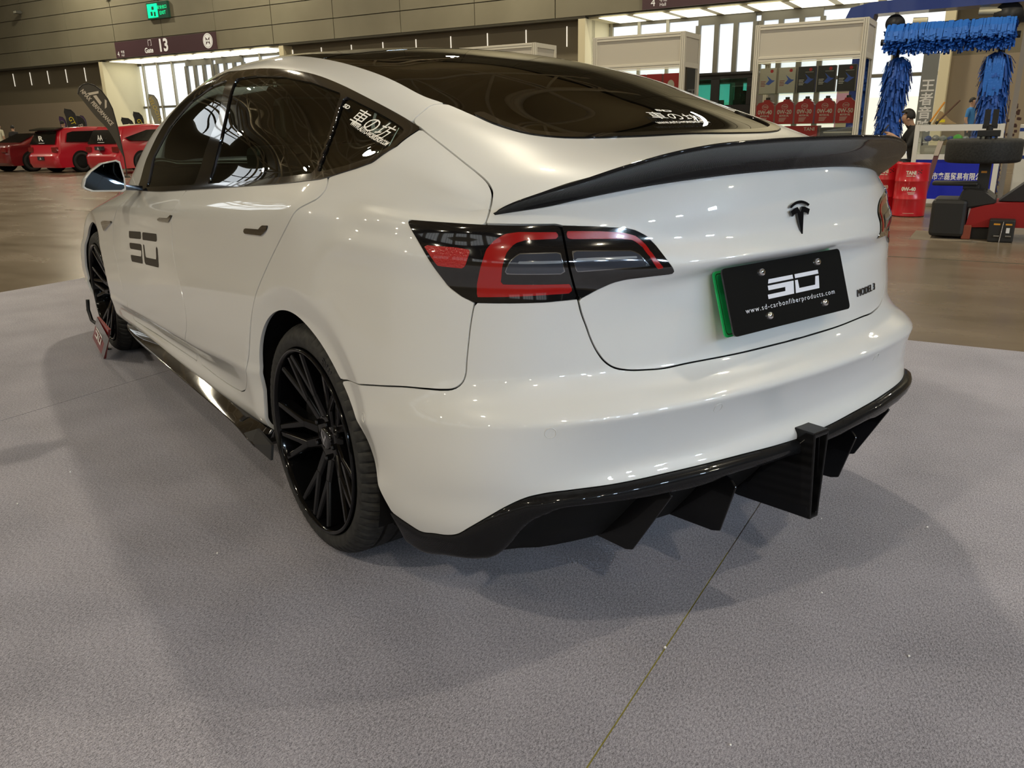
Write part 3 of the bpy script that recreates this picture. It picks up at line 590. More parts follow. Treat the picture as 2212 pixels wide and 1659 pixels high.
for k in range(9):
    a = -53+11.0*k; mb = MB()
    mb.tube([(a,-38,16.4),(a,34,16.4)], .20, 6); mb.tube([(a-1.5,-38,14.2),(a-1.5,34,14.2)], .13, 6); mb.tube([(a+1.5,-38,14.2),(a+1.5,34,14.2)], .13, 6)
    for j in range(12):
        b0 = -38+6*j
        for sg in (-1, 1): mb.tube([(a,b0,16.4),(a+sg*1.5,b0+3,14.2),(a,b0+6,16.4)], .10, 5, False)
        mb.tube([(a-1.5,b0+3,14.2),(a+1.5,b0+3,14.2)], .08, 5, False)
    struct(mb, 'roof_truss', steelm, roof)
for j in range(7):
    mb = MB(); mb.tube([(-60,-34+11*j,16.0),(45,-34+11*j,16.0)], .16, 6); struct(mb, 'roof_purlin', steelm, roof)
# high-bay lamps
lamp_m = mat('high_bay_lens', (1,.95,.8), .3, emit=(1.0,.89,.67), estr=LAMP_E); lamp_h = mat('high_bay_housing', (.2,.2,.19), .4)
lamp0 = None
for i in range(6):
    for j in range(4):
        a = -43+13*i; bb = -29+18*j
        if lamp0 is None:
            o = MB().lathe([(.0,.55),(.10,.53),(.14,.40),(.34,.10),(.36,0),(.33,.0),(.31,.06),(0,.10)], 'z', 20).build('high_bay_lamp', lamp_h)
            MB().lathe([(0,.02),(.315,.02)], 'z', 20).build('lens', lamp_m, o); MB().tube([(0,0,.5),(0,0,2.1)], .015, 5).build('rod', lamp_h, o); MB().lathe([(0,.56),(.09,.56)], 'z', 16).build('added_uplight', mat('high_bay_added_uplight', (1,.95,.8), .3, emit=(1.0,.88,.66), estr=LAMP_E*.5), o); lamp0 = o  # upward glow disc added to brighten the roof
        else: o = copy_tree(lamp0)
        o.location = HW(a, bb, 12.0); tag(o, 'high-bay lamp hanging from the hall roof', 'lamp', 'high-bay lamps')
# cool LED floods on a boom to the right, behind the photographer
boom = MB(); boom.tube([HW(10.6,-9.0,4.6), HW(10.6,2.2,4.6)], .05, 8)
for bq_ in (-8.9, 2.1): boom.tube([HW(10.6,bq_,4.6), HW(10.6,bq_,0)], .05, 8)
bo = boom.build('light_boom', mat('boom_steel', (.5,.5,.5), .4, metal=1.0)); tag(bo, 'steel lighting boom to the right behind the photographer', 'boom')
cool = mat('cool_led', (1,1,1), .3, emit=(.62,.80,1.0), estr=COOL_E)
for k in range(6):
    mb = MB(); mb.box(-.22,.22,-.06,.05,-.16,.16); o = mb.build('led_flood', mat('flood_housing')); o.location = HW(10.42, -8.2+1.9*k, 4.30); o.rotation_euler = (math.radians(-28),0,RZ+math.pi/2)
    mb = MB(); mb.box(-.19,.19,.05,.055,-.13,.13); mb.build('lens', cool, o); tag(o, 'cool white LED flood on the lighting boom', 'floodlight', 'LED floods on the boom')
# ---------------------------------------------------------------- the white car
paint = mat('white_paint', (.64,.645,.64), .38, coat=1.0, coat_rough=.025, spec=.45)
blackgloss = mat('gloss_black', (.006,.006,.007), .08, coat=1.0, coat_rough=.02)
trimblack = mat('satin_black', (.012,.012,.013), .45)
rubber = mat('rubber', (.014,.014,.014), .62, spec=.3); noise_col(rubber, 60, (.018,.018,.018), (.032,.032,.031), bump=.15, bscale=220, bdist=.001)
carbon = mat('carbon_fibre', (.01,.01,.011), .30, spec=.06, coat=.38, coat_rough=.03)
def weave(m, sc=640):
    N, L, b = nodes(m); tc = N.new('ShaderNodeTexCoord'); mp = N.new('ShaderNodeMapping'); mp.inputs['Rotation'].default_value = (.6,.6,.78); L.new(tc.outputs['Object'], mp.inputs[0])
    ck = N.new('ShaderNodeTexChecker'); ck.inputs['Scale'].default_value = sc; L.new(mp.outputs[0], ck.inputs[0])
    ck.inputs[1].default_value = (.003,.003,.0035,1); ck.inputs[2].default_value = (.013,.013,.014,1); L.new(ck.outputs[0], b.inputs['Base Color'])
    wv = N.new('ShaderNodeTexWave'); wv.inputs['Scale'].default_value = sc*.4; L.new(mp.outputs[0], wv.inputs[0])
    mr = N.new('ShaderNodeMapRange'); mr.inputs['To Min'].default_value = .22; mr.inputs['To Max'].default_value = .45; L.new(ck.outputs[1], mr.inputs[0]); L.new(mr.outputs[0], b.inputs['Roughness'])
weave(carbon)
red_lens = mat('red_lens', (.30,.006,.006), .16, coat=1.0, coat_rough=.02)
red_reflex = mat('red_reflector', (.36,.012,.012), .25, coat=.8)
N_, L_, b_ = nodes(red_reflex); v_ = N_.new('ShaderNodeTexVoronoi'); v_.inputs['Scale'].default_value = 260; t_ = N_.new('ShaderNodeTexCoord'); L_.new(t_.outputs['Object'], v_.inputs[0]); bp_ = N_.new('ShaderNodeBump'); bp_.inputs['Strength'].default_value = .5; bp_.inputs['Distance'].default_value = .002; L_.new(v_.outputs[0], bp_.inputs['Height']); L_.new(bp_.outputs[0], b_.inputs['Normal'])
chrome = mat('chrome', (.75,.76,.78), .10, metal=1.0)
clear_lens = mat('lamp_clear', (.035,.040,.055), .10, coat=1.0, coat_rough=.02)
led_mat = mat('lamp_led', (.16,.18,.21), .25, coat=.6)
side_glass = glass('tinted_side_glass', (.40,.55,.47)); top_glass = glass('tinted_top_glass', (.020,.021,.018))
liner = mat('black_liner', (.006,.006,.006), .8, spec=.2)
rimblack = mat('wheel_black', (.003,.003,.0035), .12, spec=.12, coat=.32, coat_rough=.03)
steel = mat('brushed_steel', (.25,.25,.25), .35, metal=1.0)
seat_mat = mat('black_leather', (.012,.012,.013), .5)
white_ink = mat('white_ink', (.80,.80,.78), .5); dark_ink = mat('black_vinyl', (.022,.019,.014), .42)

P0, N0, Q0 = half_body(); M0 = (P0, N0, Q0); GAP = .0042
car = empty('sedan_car', (0,0,0), 0, 'white saloon with black carbon boot spoiler, diffuser and black multi-spoke wheels in the foreground', 'car')
C = {k: np.array(v) for k, v in CV.items()}
p_side = lambda P: np.asarray(P)[...,1:3]
p_rear = lambda P: np.stack([(np.asarray(P)[...,0]+np.asarray(P)[...,1])*.85, np.asarray(P)[...,2]], -1)
p_top = lambda P: np.asarray(P)[...,0:2]
p_trk = lambda P: np.stack([np.asarray(P)[...,0], np.asarray(P)[...,2]+np.asarray(P)[...,1]], -1)
# outlines
ge = spl(C['glass_edge'][::-1], 60)                                  # centre -> front
ge[0,0] = 0
po = {}
po['rear_glass'] = np.concatenate([[(-.05,-.5545)], p_top(ge), [(.557,.45),(-.05,.455)]])
po['roof_glass'] = np.array([(-.05,.460),(.557,.455),(.558,.7),(.558,1.05),(.560,1.4),(.566,1.62),(.40,1.69),(-.05,1.72)])
po['windscreen'] = np.array([(-.05,1.727),(.40,1.697),(.568,1.626),(.592,1.9),(.630,2.2),(.655,2.36),(.5,2.46),(-.05,2.56)])
to = C['trim_outer']; top = spl(p_side(to[:14]), 60); bot = spl(p_side(np.concatenate([to[13:], to[:1]])), 50)
po['trim'] = np.concatenate([top, bot[1:-1]])
for g in ('front','rear','quarter'): po['glass_'+g] = round_poly(p_side(C['glass_'+g]), .012)
mid = p_side(spl(C['door_mid'], 20)); dr = p_side(spl(C['door_rear'], 60)); sill = p_side(spl(C['sill'], 30)); df = p_side(spl(C['door_front'], 30))
ym = mid[-1,0]; ks = int(np.argmin(abs(sill[:,0]-ym)))
po['rear_door'] = np.concatenate([dr, sill[1:ks], mid[::-1], [(1.085,.90),(1.05,1.03),(.3,1.09),(-.12,1.10)]])
po['front_door'] = np.concatenate([mid, sill[ks:-1], df[::-1], [(1.955,.905),(1.95,.95),(1.05,1.03),(1.085,.90)]])
po['wing'] = np.concatenate([df, [(2.06,.30),(2.1,.05),(3.9,.05),(3.9,1.3),(2.5,1.2),(2.3,1.02),(1.962,.93),(1.955,.905)]])
lo = C['lamp_outer']; li = C['lamp_inner']
po['lamp_outer'] = round_poly(p_rear(lo), .004); po['lamp_inner'] = round_poly(p_rear(li), .004)
qg = spl(C['quarter_gap'], 60); tl = spl(C['trunk_low'], 60); bl = spl(C['bumper_low'], 80); ar = C['arch']
mid_low = np.array([(-.06,tl[-1,1],tl[-1,2]+.001)]); mid_bot = np.array([(-.06,-.9645,.4195)])
po['bumper'] = p_rear(np.concatenate([qg[:1]+np.array([0,.06,0]), qg, lo[[12,11,10,9]]+np.array([0,0,.012]), tl, mid_low, mid_bot, bl[::-1], ar[::-1][:7]+np.array([0,.06,0])]))
po['trunk'] = np.concatenate([[(-.05,1.1439-.5544)], p_trk(ge[:int(np.argmin(abs(ge[:,1]+.197)))]), p_trk(spl(C['trunk_up'], 60)), p_trk(lo[3:10]-np.array([[0,0,.012]]*5+[[.006,0,0]]*2)), p_trk(tl), p_trk(mid_low)])
arch_r = resample(p_side(spl(ar, 60)), 70)
for _ in range(60): arch_r[1:-1] = .5*arch_r[1:-1]+.25*(arch_r[:-2]+arch_r[2:])
po['arch'] = np.concatenate([[(.352,.05),(.362,.25)], arch_r, [(-.50,.24),(-.52,.05)]])
t_ = np.linspace(-.25, math.pi+.25, 40); po['arch_front'] = np.concatenate([np.stack([2.875+.366*np.cos(t_), .352+.366*np.sin(t_)], 1), [(2.5,.05),(3.25,.05)]])
po['below'] = p_rear(np.concatenate([bl, mid_bot, [(-.06,-.96,.0),(.89,-.40,.0),(.89,-.42,.26)]]))
S = {k: sdf(p_side(P0), v) for k, v in po.items() if k in ('trim','glass_front','glass_rear','glass_quarter','rear_door','front_door','wing','arch','arch_front')}
for k in ('rear_glass','roof_glass','windscreen'): S[k] = sdf(p_top(P0), po[k])
up = P0[:,2] < .70
for k in ('rear_glass','roof_glass','windscreen'): S[k][up] = -1
for k in ('lamp_outer','lamp_inner','bumper','below'): S[k] = sdf(p_rear(P0), po[k])
S['below'][P0[:,1] > .1] = -1; S['bumper'][P0[:,1] > .1] = -1
S['trunk'] = sdf(p_trk(P0), po['trunk'])
g = GAP/2
def both(name, M, m, d=0., flange=.012, label=None, parent=None):
    M = offset(M, d) if d else M; out = []
    for q in (mirror(M), M): out.append(panel(name, q, m, parent or car, flange, label))
    return out
doors = {}
rd = both('rear_door', clip(M0, np.minimum(S['rear_door']-g, -S['trim'])), paint)
fd = both('front_door', clip(M0, np.minimum(S['front_door']-g, -S['trim'])), paint)
both('front_wing', clip(M0, np.minimum.reduce([S['wing']-g, -S['windscreen']-g, -S['arch_front'], -S['trim']])), paint)
trunk = panel('boot_lid', weld_mid(clip(M0, np.minimum.reduce([S['trunk']-g, -S['lamp_inner']-.001, -S['lamp_outer']-.004, -S['rear_glass']-.003]))), paint, car)
bumper = panel('rear_bumper', weld_mid(clip(M0, np.minimum.reduce([S['bumper']-g, -S['lamp_outer']-.001, -S['arch']]))), paint, car)
sides = both('body_side', clip(M0, np.minimum.reduce([-S[k]-g for k in ('rear_door','front_door','wing','trunk','bumper')]+[-S['trim'], -S['rear_glass']-.003, -S['roof_glass']-.003, -S['windscreen']-.003, -S['lamp_outer']-.001, -S['lamp_inner']-.001, -S['arch'], -S['arch_front'], -S['below']])), paint)
panel('rear_glass', offset(weld_mid(clip(M0, S['rear_glass'])), -.002), top_glass, car, .004)
panel('glass_trim', offset(weld_mid(clip(M0, np.minimum.reduce([S['rear_glass']-.001, .030-S['rear_glass'], -.30-P0[:,1]]))), .0035), blackgloss, car, .005)
panel('roof_glass', offset(weld_mid(clip(M0, S['roof_glass'])), -.001), top_glass, car, .004)
panel('windscreen', offset(weld_mid(clip(M0, S['windscreen'])), -.002), top_glass, car, .004)
both('window_trim', clip(M0, np.minimum.reduce([S['trim']-.001]+[-S['glass_'+k]-.0012 for k in ('front','rear','quarter')])), blackgloss, .002, .010)
for k, nm in (('front','front_door_glass'),('rear','rear_door_glass'),('quarter','quarter_glass')):
    both(nm, clip(M0, S['glass_'+k]+.003), side_glass, -.004, .003)
# blacked-out inner shell that closes the shut lines
sh = np.minimum(-S['arch']-.02, -S['arch_front']-.02)
sh = np.minimum(sh, -np.minimum(S['trim']+.02, 1)); sh = np.minimum.reduce([sh, -S['rear_glass']-.03, -S['roof_glass']-.03, -S['windscreen']-.03, -S['below']+.002])
both('inner_shell', offset(clip(M0, sh), -.016), liner, 0, 0)
# ---- tail lamps
for side in (-1, 1):
    def put(nm, key, m, d, fl, parent, rnd=.004, pj=p_rear):
        s = sdf(pj(P0), round_poly(pj(C[key]), rnd)) if key not in S else S[key]
        M = offset(clip(M0, s-.0005), d); M = mirror(M) if side < 0 else M
        return panel(nm, M, m, parent, fl)
    h1 = put('tail_lamp', 'lamp_outer', blackgloss, .0022, .02, car); h2 = put('boot_lamp', 'lamp_inner', blackgloss, .0022, .02, car)
    put('light_bar', 'red_outer', red_lens, .0034, .004, h1); put('light_bar', 'red_inner', red_lens, .0034, .004, h2)
    put('bezel', 'clear_outer', mat('bezel_chrome', (.35,.36,.38), .15, metal=1.0), .0032, .004, h1, .006); put('bezel', 'clear_inner', mat('bezel_chrome'), .0032, .004, h2, .006)
    for key, hh in (('clear_outer',h1),('clear_inner',h2)):
        s = sdf(p_rear(P0), round_poly(p_rear(C[key]), .006))
        M = offset(clip(M0, s-.0024), .0037); M = mirror(M) if side < 0 else M; panel('reversing_lens', M, clear_lens, hh, .004)
    put('led_strip', 'led_outer', led_mat, .0046, .004, h1, .001); put('led_strip', 'led_inner', led_mat, .0046, .004, h2, .001)
    put('reflector', 'reflector', red_reflex, .0036, .004, h1, .003)
    # lettering and handles on the doors
    put_s = lambda nm, key, m, d, fl, parent, rnd=.0015: put(nm, key, m, d, fl, parent, rnd, p_side)
    k = 0 if side < 0 else 1
    if side < 0:
        for q in ('sd1','sd2','sd3','sd4'): put_s('door_decal', q, dark_ink, .0006, 0, fd[k], .0008)
    put_s('door_handle', 'handle_front', blackgloss, .0035, .006, fd[k]); put_s('door_handle', 'handle_rear', blackgloss, .0035, .006, rd[k])
    put_s('indicator_camera', 'vent', blackgloss, .006, .01, car)
# ---- parking sensors: thin rings pressed into the bumper
from mathutils.bvhtree import BVHTree
bvh = BVHTree.FromPolygons([tuple(p) for p in P0], [tuple(map(int,q)) for q in Q0])
def surf(w, y, z):
    co, n, i, d = bvh.find_nearest(Vector((abs(w), y, z))); n = Vector(N0[Q0[i][0]]);
    if w < 0: co = Vector((-co.x,co.y,co.z)); n = Vector((-n.x,n.y,n.z))
    return co, n
ringm = mat('sensor_ring', (.62,.62,.61), .4, coat=.5)
for (w, y, z) in C['sensors']:
    for sx in (-1, 1):
        co, n = surf(sx*w, y, z); a = n.cross(Vector((0,0,1))).normalized(); b = n.cross(a)
        mb = MB(); mb.tube([co+.0118*(math.cos(t)*a+math.sin(t)*b)+n*.0002 for t in np.linspace(0, 2*math.pi, 25)], .0009, 5, False)
        mb.build('parking_sensor', ringm, bumper)
# ---- boot spoiler
LIP = np.array([(0,-.945,1.139),(.2,-.938,1.137),(.35,-.918,1.130),(.45,-.890,1.115),(.53,-.853,1.094),(.60,-.80,1.067),(.66,-.745,1.043),(.70,-.70,1.022),(.721,-.660,1.0)])
BOT = np.array(list(C['spoiler_bot'][::-1])); BOT = np.concatenate([[(0,-.866,1.065)], BOT[BOT[:,0]>.15]])
def sp_sections():
    n = 72; L = spl(LIP, n); B = spl(BOT, n); L[-1] = B[-1]+[.0,.0,.004]; L[:,0] = np.minimum(L[:,0], .711); B[:,0] = np.minimum(B[:,0], .711); rows = []
    f = np.linspace(0, 1, n)
    Fr = []
    for i in range(n):                                   # where the top skin meets the boot, forward of the lip
        x = L[i,0]*.97; k = 1-(L[i,0]/.721)**3; x = x if i < n-6 else L[i,0]*.955; co, nn = surf(x, L[i,1]+.16*k+.004, L[i,2]-.005); Fr.append(np.array(co)+np.array(nn)*.0015)
    Fr = np.array(Fr); kk = np.clip((np.arange(n)-(n-10))/9., 0, 1)[:,None]; Fr = Fr*(1-kk)+(B+[-.004,.004,.004])*kk
    for t in np.linspace(0, 1, 14):                      # top skin, slightly dished
        m = Fr*(1-t)+L*t; m[:,2] -= .022*np.sin(math.pi*t)**1.2*(1-t*.55)*(1-f**3); rows.append(m)
    tk = .006*(1-f**6)+.001
    rows.append(L+np.stack([0*f, -.003*(1-f**4), -.35*tk], 1)); rows.append(L+np.stack([0*f, -.002*(1-f**4), -tk], 1))
    for t in np.linspace(.06, 1, 12):                    # hollow rear face down to the boot
        a = L+np.stack([0*f, 0*f, -tk], 1); b = B+np.stack([0*f,-.003+0*f,0*f],1)
        m = a*(1-t)+b*t; m[:,1] += .018*np.sin(math.pi*t)**1*(1-f**3); rows.append(m)
    rows.append(B+np.stack([0*f,.004+0*f,-.001+0*f],1)); 
    return np.array(rows)
R_ = sp_sections(); nr, nc = R_.shape[:2]
Vh = R_.reshape(-1,3); Fh = [(i*nc+j, i*nc+j+1, (i+1)*nc+j+1, (i+1)*nc+j) for i in range(nr-1) for j in range(nc-1)]
mp = {}; Vm = list(map(tuple, Vh)); Fm = []
for i, v in enumerate(Vh):
    if abs(v[0]) < 1e-6: mp[i] = i
    else: mp[i] = len(Vm); Vm.append((-v[0], v[1], v[2]))
Fm = [f for f in Fh]+[tuple(mp[k] for k in f)[::-1] for f in Fh]
sp = mesh_obj('boot_spoiler', Vm, Fm, carbon, car, smooth=True)
for e in sp.data.edges: pass
bm = bmesh.new(); bm.from_mesh(sp.data); bmesh.ops.recalc_face_normals(bm, faces=bm.faces); bm.to_mesh(sp.data); bm.free()
# ---- emblem, badge and number plate on the boot
tn = Vector((0,-.985,.17)).normalized(); tu = Vector((0,.19,.98)).normalized()
def on_boot(pts, base, ux, uy, n, m, name, th=.006, parent=None, rev=False):
    V = []; k = len(pts)
    for h in (0, th): V += [Vector(base)+ux*a+uy*b+n*h for a, b in pts]
    F = [tuple(range(k))[::-1], tuple(range(k,2*k))]+[(i,(i+1)%k,k+(i+1)%k,k+i) for i in range(k)]
    bm = bmesh.new(); vs_ = [bm.verts.new(v) for v in V]
    for f in F: bm.faces.new([vs_[i] for i in f])
    bmesh.ops.recalc_face_normals(bm, faces=bm.faces); me = bpy.data.meshes.new(name); bm.to_mesh(me); bm.free(); me.materials.append(m)
    o = bpy.data.objects.new(name, me); COL.objects.link(o); o.parent = parent or car; return o
ux = Vector((1,0,0)); co, n_ = surf(.0005, -.90, .955)
eb = Vector((0, -.9025, .948))
arc = lambda r, a0, a1, k, cy: [(r*math.sin(math.radians(a)), cy+r*math.cos(math.radians(a))) for a in np.linspace(a0, a1, k)]
up_arc = arc(.078, -31, 31, 11, -.036) + [(x*.98, y) for x, y in arc(.0715, 29, -29, 11, -.036)]
up_arc = [(x*.95, y+.0045) for x, y in up_arc]
tee = [(-.0375,.024),(-.020,.0305),(-.0095,.0320),(0,.020),(.0095,.0320),(.020,.0305),(.0375,.024),(.0305,.0115),(.0245,.0155),(.0125,.0185),(0,-.0425),(-.0125,.0185),(-.0245,.0155),(-.0305,.0115)]
on_boot(tee, eb, ux, tu, tn, blackgloss, 'boot_emblem', .0042); on_boot(up_arc, eb, ux, tu, tn, blackgloss, 'boot_emblem', .0042)
# badge lettering follows the boot skin
bV, bF = text_mesh('MODEL 3', .032, extrude=.0015, space=1.05, align='LEFT')
xs = [v.x for v in bV]; kx = .128/(max(xs)-min(xs)); V2 = []
for v in bV:
    q, nn = surf(.318+(v.x-min(xs))*kx, -.86, .727+v.y*.85); q2, _ = surf(.318+(v.x-min(xs))*kx, q.y, .727+v.y*.85); V2.append(q2+nn*(.002+v.z))
mesh_obj('boot_badge', V2, bF, mat('dark_chrome', (.10,.10,.11), .12, metal=1.0), car)
pm = mat('plate_black', (.010,.010,.010), .10, coat=.8); pg = mat('plate_green', (.02,.50,.14), .35); pink = mat('plate_print', (.70,.72,.80), .4)
pc = Vector((-.052,-.925,.792)); th = .317; pu = Vector((0, math.sin(th), math.cos(th))); pn = Vector((0,-math.cos(th),math.sin(th)))
def rr(w, h, r=.012): return [tuple(p) for p in round_poly([(-w/2,-h/2),(w/2,-h/2),(w/2,h/2),(-w/2,h/2)], r, 5)]
gp_c = pc-pn*.024; plate_g = on_boot(rr(.452,.150), gp_c, ux, pu, pn, pg, 'green_plate', .003, car)
# thin black rule inside the green edge
for a, b in ((rr(.440,.139,.010), rr(.436,.135,.009)),):
    k = len(a); V = [gp_c+ux*x+pu*y+pn*.0034 for x, y in a]+[gp_c+ux*x+pu*y+pn*.0034 for x, y in b]
    mesh_obj('plate_rule', V, [(i,(i+1)%k,k+(i+1)%k,k+i) for i in range(k)], dark_ink, plate_g)
plate = on_boot(rr(.45,.153), pc, ux, pu, pn, pm, 'number_plate', .004, car)
def on_plate(poly, name='plate_logo', m=pink): 
    V = [pc+ux*(x-.225)+pu*(.0765-y)+pn*.0046 for x, y in poly]; return mesh_obj(name, V, [tuple(range(len(V)))[::-1]], m, plate)
def PQ(pts):
    """plate coordinates of marks measured along the plate, in metres from its top-left corner"""
    return [((.311+(a-.30)*1.046)*.45, (.275+(b-.325)*.773)*.153) for a, b in pts]
for poly in ([(.330,.315),(.528,.315),(.520,.405),(.335,.405),(.322,.47),(.322,.50)][:0] or [(.328,.325),(.520,.325),(.520,.405),(.318,.405)],
             [(.312,.445),(.520,.445),(.505,.700),(.300,.700),(.300,.615),(.440,.615),(.445,.535),(.312,.535)],
             [(.536,.325),(.735,.325),(.735,.405),(.536,.405)],
             [(.532,.445),(.555,.445),(.555,.615),(.690,.615),(.705,.445),(.735,.445),(.720,.700),(.520,.700)]):
    on_plate(PQ(poly))
text_obj('plate_lettering', 'www.sd-carbonfiberproducts.com', pink, pc+pu*(-.0262)+pn*.004, ux, pu, .0165, plate, .0007, fitw=.343, space=1.25)
for (a, b) in ((-.092,.0535),(.124,.0535),(-.092,-.0475),(.124,-.0475)):
    ctr = pc+ux*a+pu*b; M_ = Matrix.Translation(ctr) @ (pn.to_track_quat('Z','Y').to_matrix().to_4x4())
    MB().lathe([(0,.011),(.0055,.011),(.0080,.009),(.0088,.004),(.0088,-.022)], 'z', 14).build('plate_bolt', chrome, plate, xf=M_)
# ---- diffuser
C['dif_low'] = np.array(DIF_LOW)
dl = spl(C['dif_low'], 60)
po['dif'] = p_rear(np.concatenate([bl, mid_bot, [(-.06,-.96,dl[-1,2])], dl[::-1]]))
sd_ = sdf(p_rear(P0), po['dif']); sd_[P0[:,1] > .1] = -1
Md = weld_mid(clip(M0, sd_)); 
def dif_off(M):
    V, N, F = M; w = abs(V[:,0]); d = np.where(w < .72, .020, np.interp(w, [.72,.80,.9],[.020,.006,.004])); s = sdf(p_rear(np.stack([w,V[:,1],V[:,2]],1)), po['dif'])
    f = np.sqrt(np.clip(s/.012, 0, 1)); return V+N*((d*f+.003)[:,None]), N, F
Md = dif_off(Md); dif = panel('diffuser', (Md[0], Md[1], Md[2]), carbon, car, .02)
me = dif.data; me.normals_split_custom_set_from_vertices([(0,0,0)]*len(me.vertices))
# undertray sweeping forward from the lip
rows = []; xs_ = np.linspace(-.80, .80, 41)
for t in np.linspace(0, 1, 12):
    row = []
    for x in xs_:
        w = abs(x); i = int(np.argmin(abs(dl[:,0]-w))) if w > .05 else len(dl)-1; e = dl[i] if w < .78 else dl[int(np.argmin(abs(dl[:,0]-.78)))]
        y = e[1]+.012+t*.62; q = min(1., t/.34); z = e[2]-.004-(e[2]-.004-min(e[2]-.01,.190))*(q*q*(3-2*q))
        row.append((x*(1-.08*t), y, z))
    rows.append(row)
A = np.array(rows); nr, nc = A.shape[:2]
mesh_obj('undertray', A.reshape(-1,3), [(i*nc+j, (i+1)*nc+j, (i+1)*nc+j+1, i*nc+j+1) for i in range(nr-1) for j in range(nc-1)], liner, car, smooth=True)
def fin(x, poly, tilt, th=.007):
    mb = MB(); V = []
    for s in (-1, 1):
        for (y, z) in poly: V.append((x+s*th/2+tilt*(.40-z), y, z))
    k = len(poly); mb.add(V, [tuple(range(k)), tuple(range(k,2*k))[::-1]]+[(i,k+i,k+(i+1)%k,(i+1)%k) for i in range(k)])
    o = mb.build('diffuser_fin', mat('fin_black', (.005,.005,.006), .25, spec=.25, coat=.2), car); md = o.modifiers.new('bevel','BEVEL'); md.width = .002; md.segments = 2
for sx in (-1, 1):
    fin(sx*.25, [(-.952,.372),(-.966,.357),(-.927,.228),(-.905,.220),(-.66,.200),(-.60,.26),(-.70,.34),(-.85,.39)], 0)
    fin(sx*.445, [(-.935,.395),(-.945,.385),(-.845,.215),(-.825,.208),(-.66,.200),(-.60,.25),(-.70,.33),(-.85,.39)], sx*.10)
# centre fin: hollow box section
mb = MB(); y1 = -1.018
def q_(x, y, z): return (x, y, z)
def frame(y):   # outer and inner outline of the tapered box at depth y
    o = [(-.032,.452),(.030,.452),(.018,.218),(-.018,.218)]; i = [(-.024,.438),(.022,.438),(.011,.228),(-.011,.228)]; return o, i
o, i = frame(y1); V = []
for (x, z) in o: V.append((x, y1, z))
for (x, z) in i: V.append((x, y1, z))
for (x, z) in o: V.append((x, -.955 if z > .4 else -.80, z-.012 if z < .3 else z))
for (x, z) in i: V.append((x, -.97 if z > .4 else -.93, z))
F = []
for k in range(4):
    n = (k+1)%4; F += [(k, n, 4+n, 4+k), (k, 8+k, 8+n, n), (4+k, 4+n, 12+n, 12+k)]
F.append((12,13,14,15)); mb.add(V, F); o = mb.build('diffuser_fin', carbon, car); md = o.modifiers.new('bevel','BEVEL'); md.width = .004; md.segments = 2
fin(-.018, [(-.955,.44),(-1.0,.44),(-1.012,.22),(-.80,.206),(-.70,.21),(-.70,.34)], 0, .004); fin(.018, [(-.955,.44),(-1.0,.44),(-1.012,.22),(-.80,.206),(-.70,.21),(-.70,.34)], 0, .004)
# ---- side skirts
for sx in (-1, 1):
    rows = []
    for y, wt, zt, wo, zo, wi, zi in ((2.30,.875,.262,.890,.262,.85,.245),(2.22,.878,.268,.905,.262,.86,.235),(2.0,.878,.276,.924,.258,.86,.228),(1.6,.880,.282,.930,.252,.86,.226),(1.2,.880,.280,.932,.246,.86,.222),(.8,.880,.272,.934,.242,.86,.220),(.60,.880,.270,.938,.242,.86,.216),(.50,.882,.266,.940,.238,.86,.210),(.44,.884,.264,.938,.224,.86,.206),(.375,.886,.265,.936,.217,.86,.206)):
        rows.append([(sx*wt,y,zt),(sx*(wt*.4+wo*.6),y,zt*.4+zo*.6+.001),(sx*(wo-.003),y,zo+.003),(sx*wo,y,zo+.001),(sx*wo,y,zo-.003),(sx*(wo-.006),y,zo-.008),(sx*wi,y,zi),(sx*(wi-.06),y,zi+.02)])
    A = np.array(rows); A = cubic(chord(A[:,0]), A, np.linspace(0, chord(A[:,0])[-1], 60)); nr, nc = A.shape[:2]
    F = [(i*nc+j, i*nc+j+1, (i+1)*nc+j+1, (i+1)*nc+j) for i in range(nr-1) for j in range(nc-1)]+[tuple(range(nc)), tuple((nr-1)*nc+j for j in range(nc))]
    o = mesh_obj('side_skirt', A.reshape(-1,3), F, blackgloss, car, smooth=True); o.data.shade_smooth(); 
    bm = bmesh.new(); bm.from_mesh(o.data); bmesh.ops.recalc_face_normals(bm, faces=bm.faces); bm.to_mesh(o.data); bm.free()
    # raised end fin of the skirt
    V = [(sx*.938,.46,.236),(sx*.936,.40,.217),(sx*.930,.25,.206),(sx*.918,.262,.250),(sx*.912,.40,.262)]
    mesh_obj('skirt_fin', V+[(x-sx*.008,y,z) for x,y,z in V], [(0,1,2,3,4),(9,8,7,6,5)]+[(k,(k+1)%5,5+(k+1)%5,5+k) for k in range(5)], trimblack, o)
    # wheel-arch liners
    for yc in (0., 2.875):
        t = np.linspace(-.35, math.pi+.35, 30); R1 = .395 if yc == 0 else .385
        V = []
        for w in (.52, .885 if yc == 0 else .845): V += [(sx*w, yc+R1*math.cos(a), .352+R1*math.sin(a)) for a in t]
        k = len(t); F = [(i,i+1,k+i+1,k+i) for i in range(k-1)]+[tuple(range(k))]
        mesh_obj('arch_liner', V, F, liner, car, smooth=False)
mb = MB(); mb.box(-.80,.80,-.40,3.3,.165,.19); mb.build('underbody', liner, car)
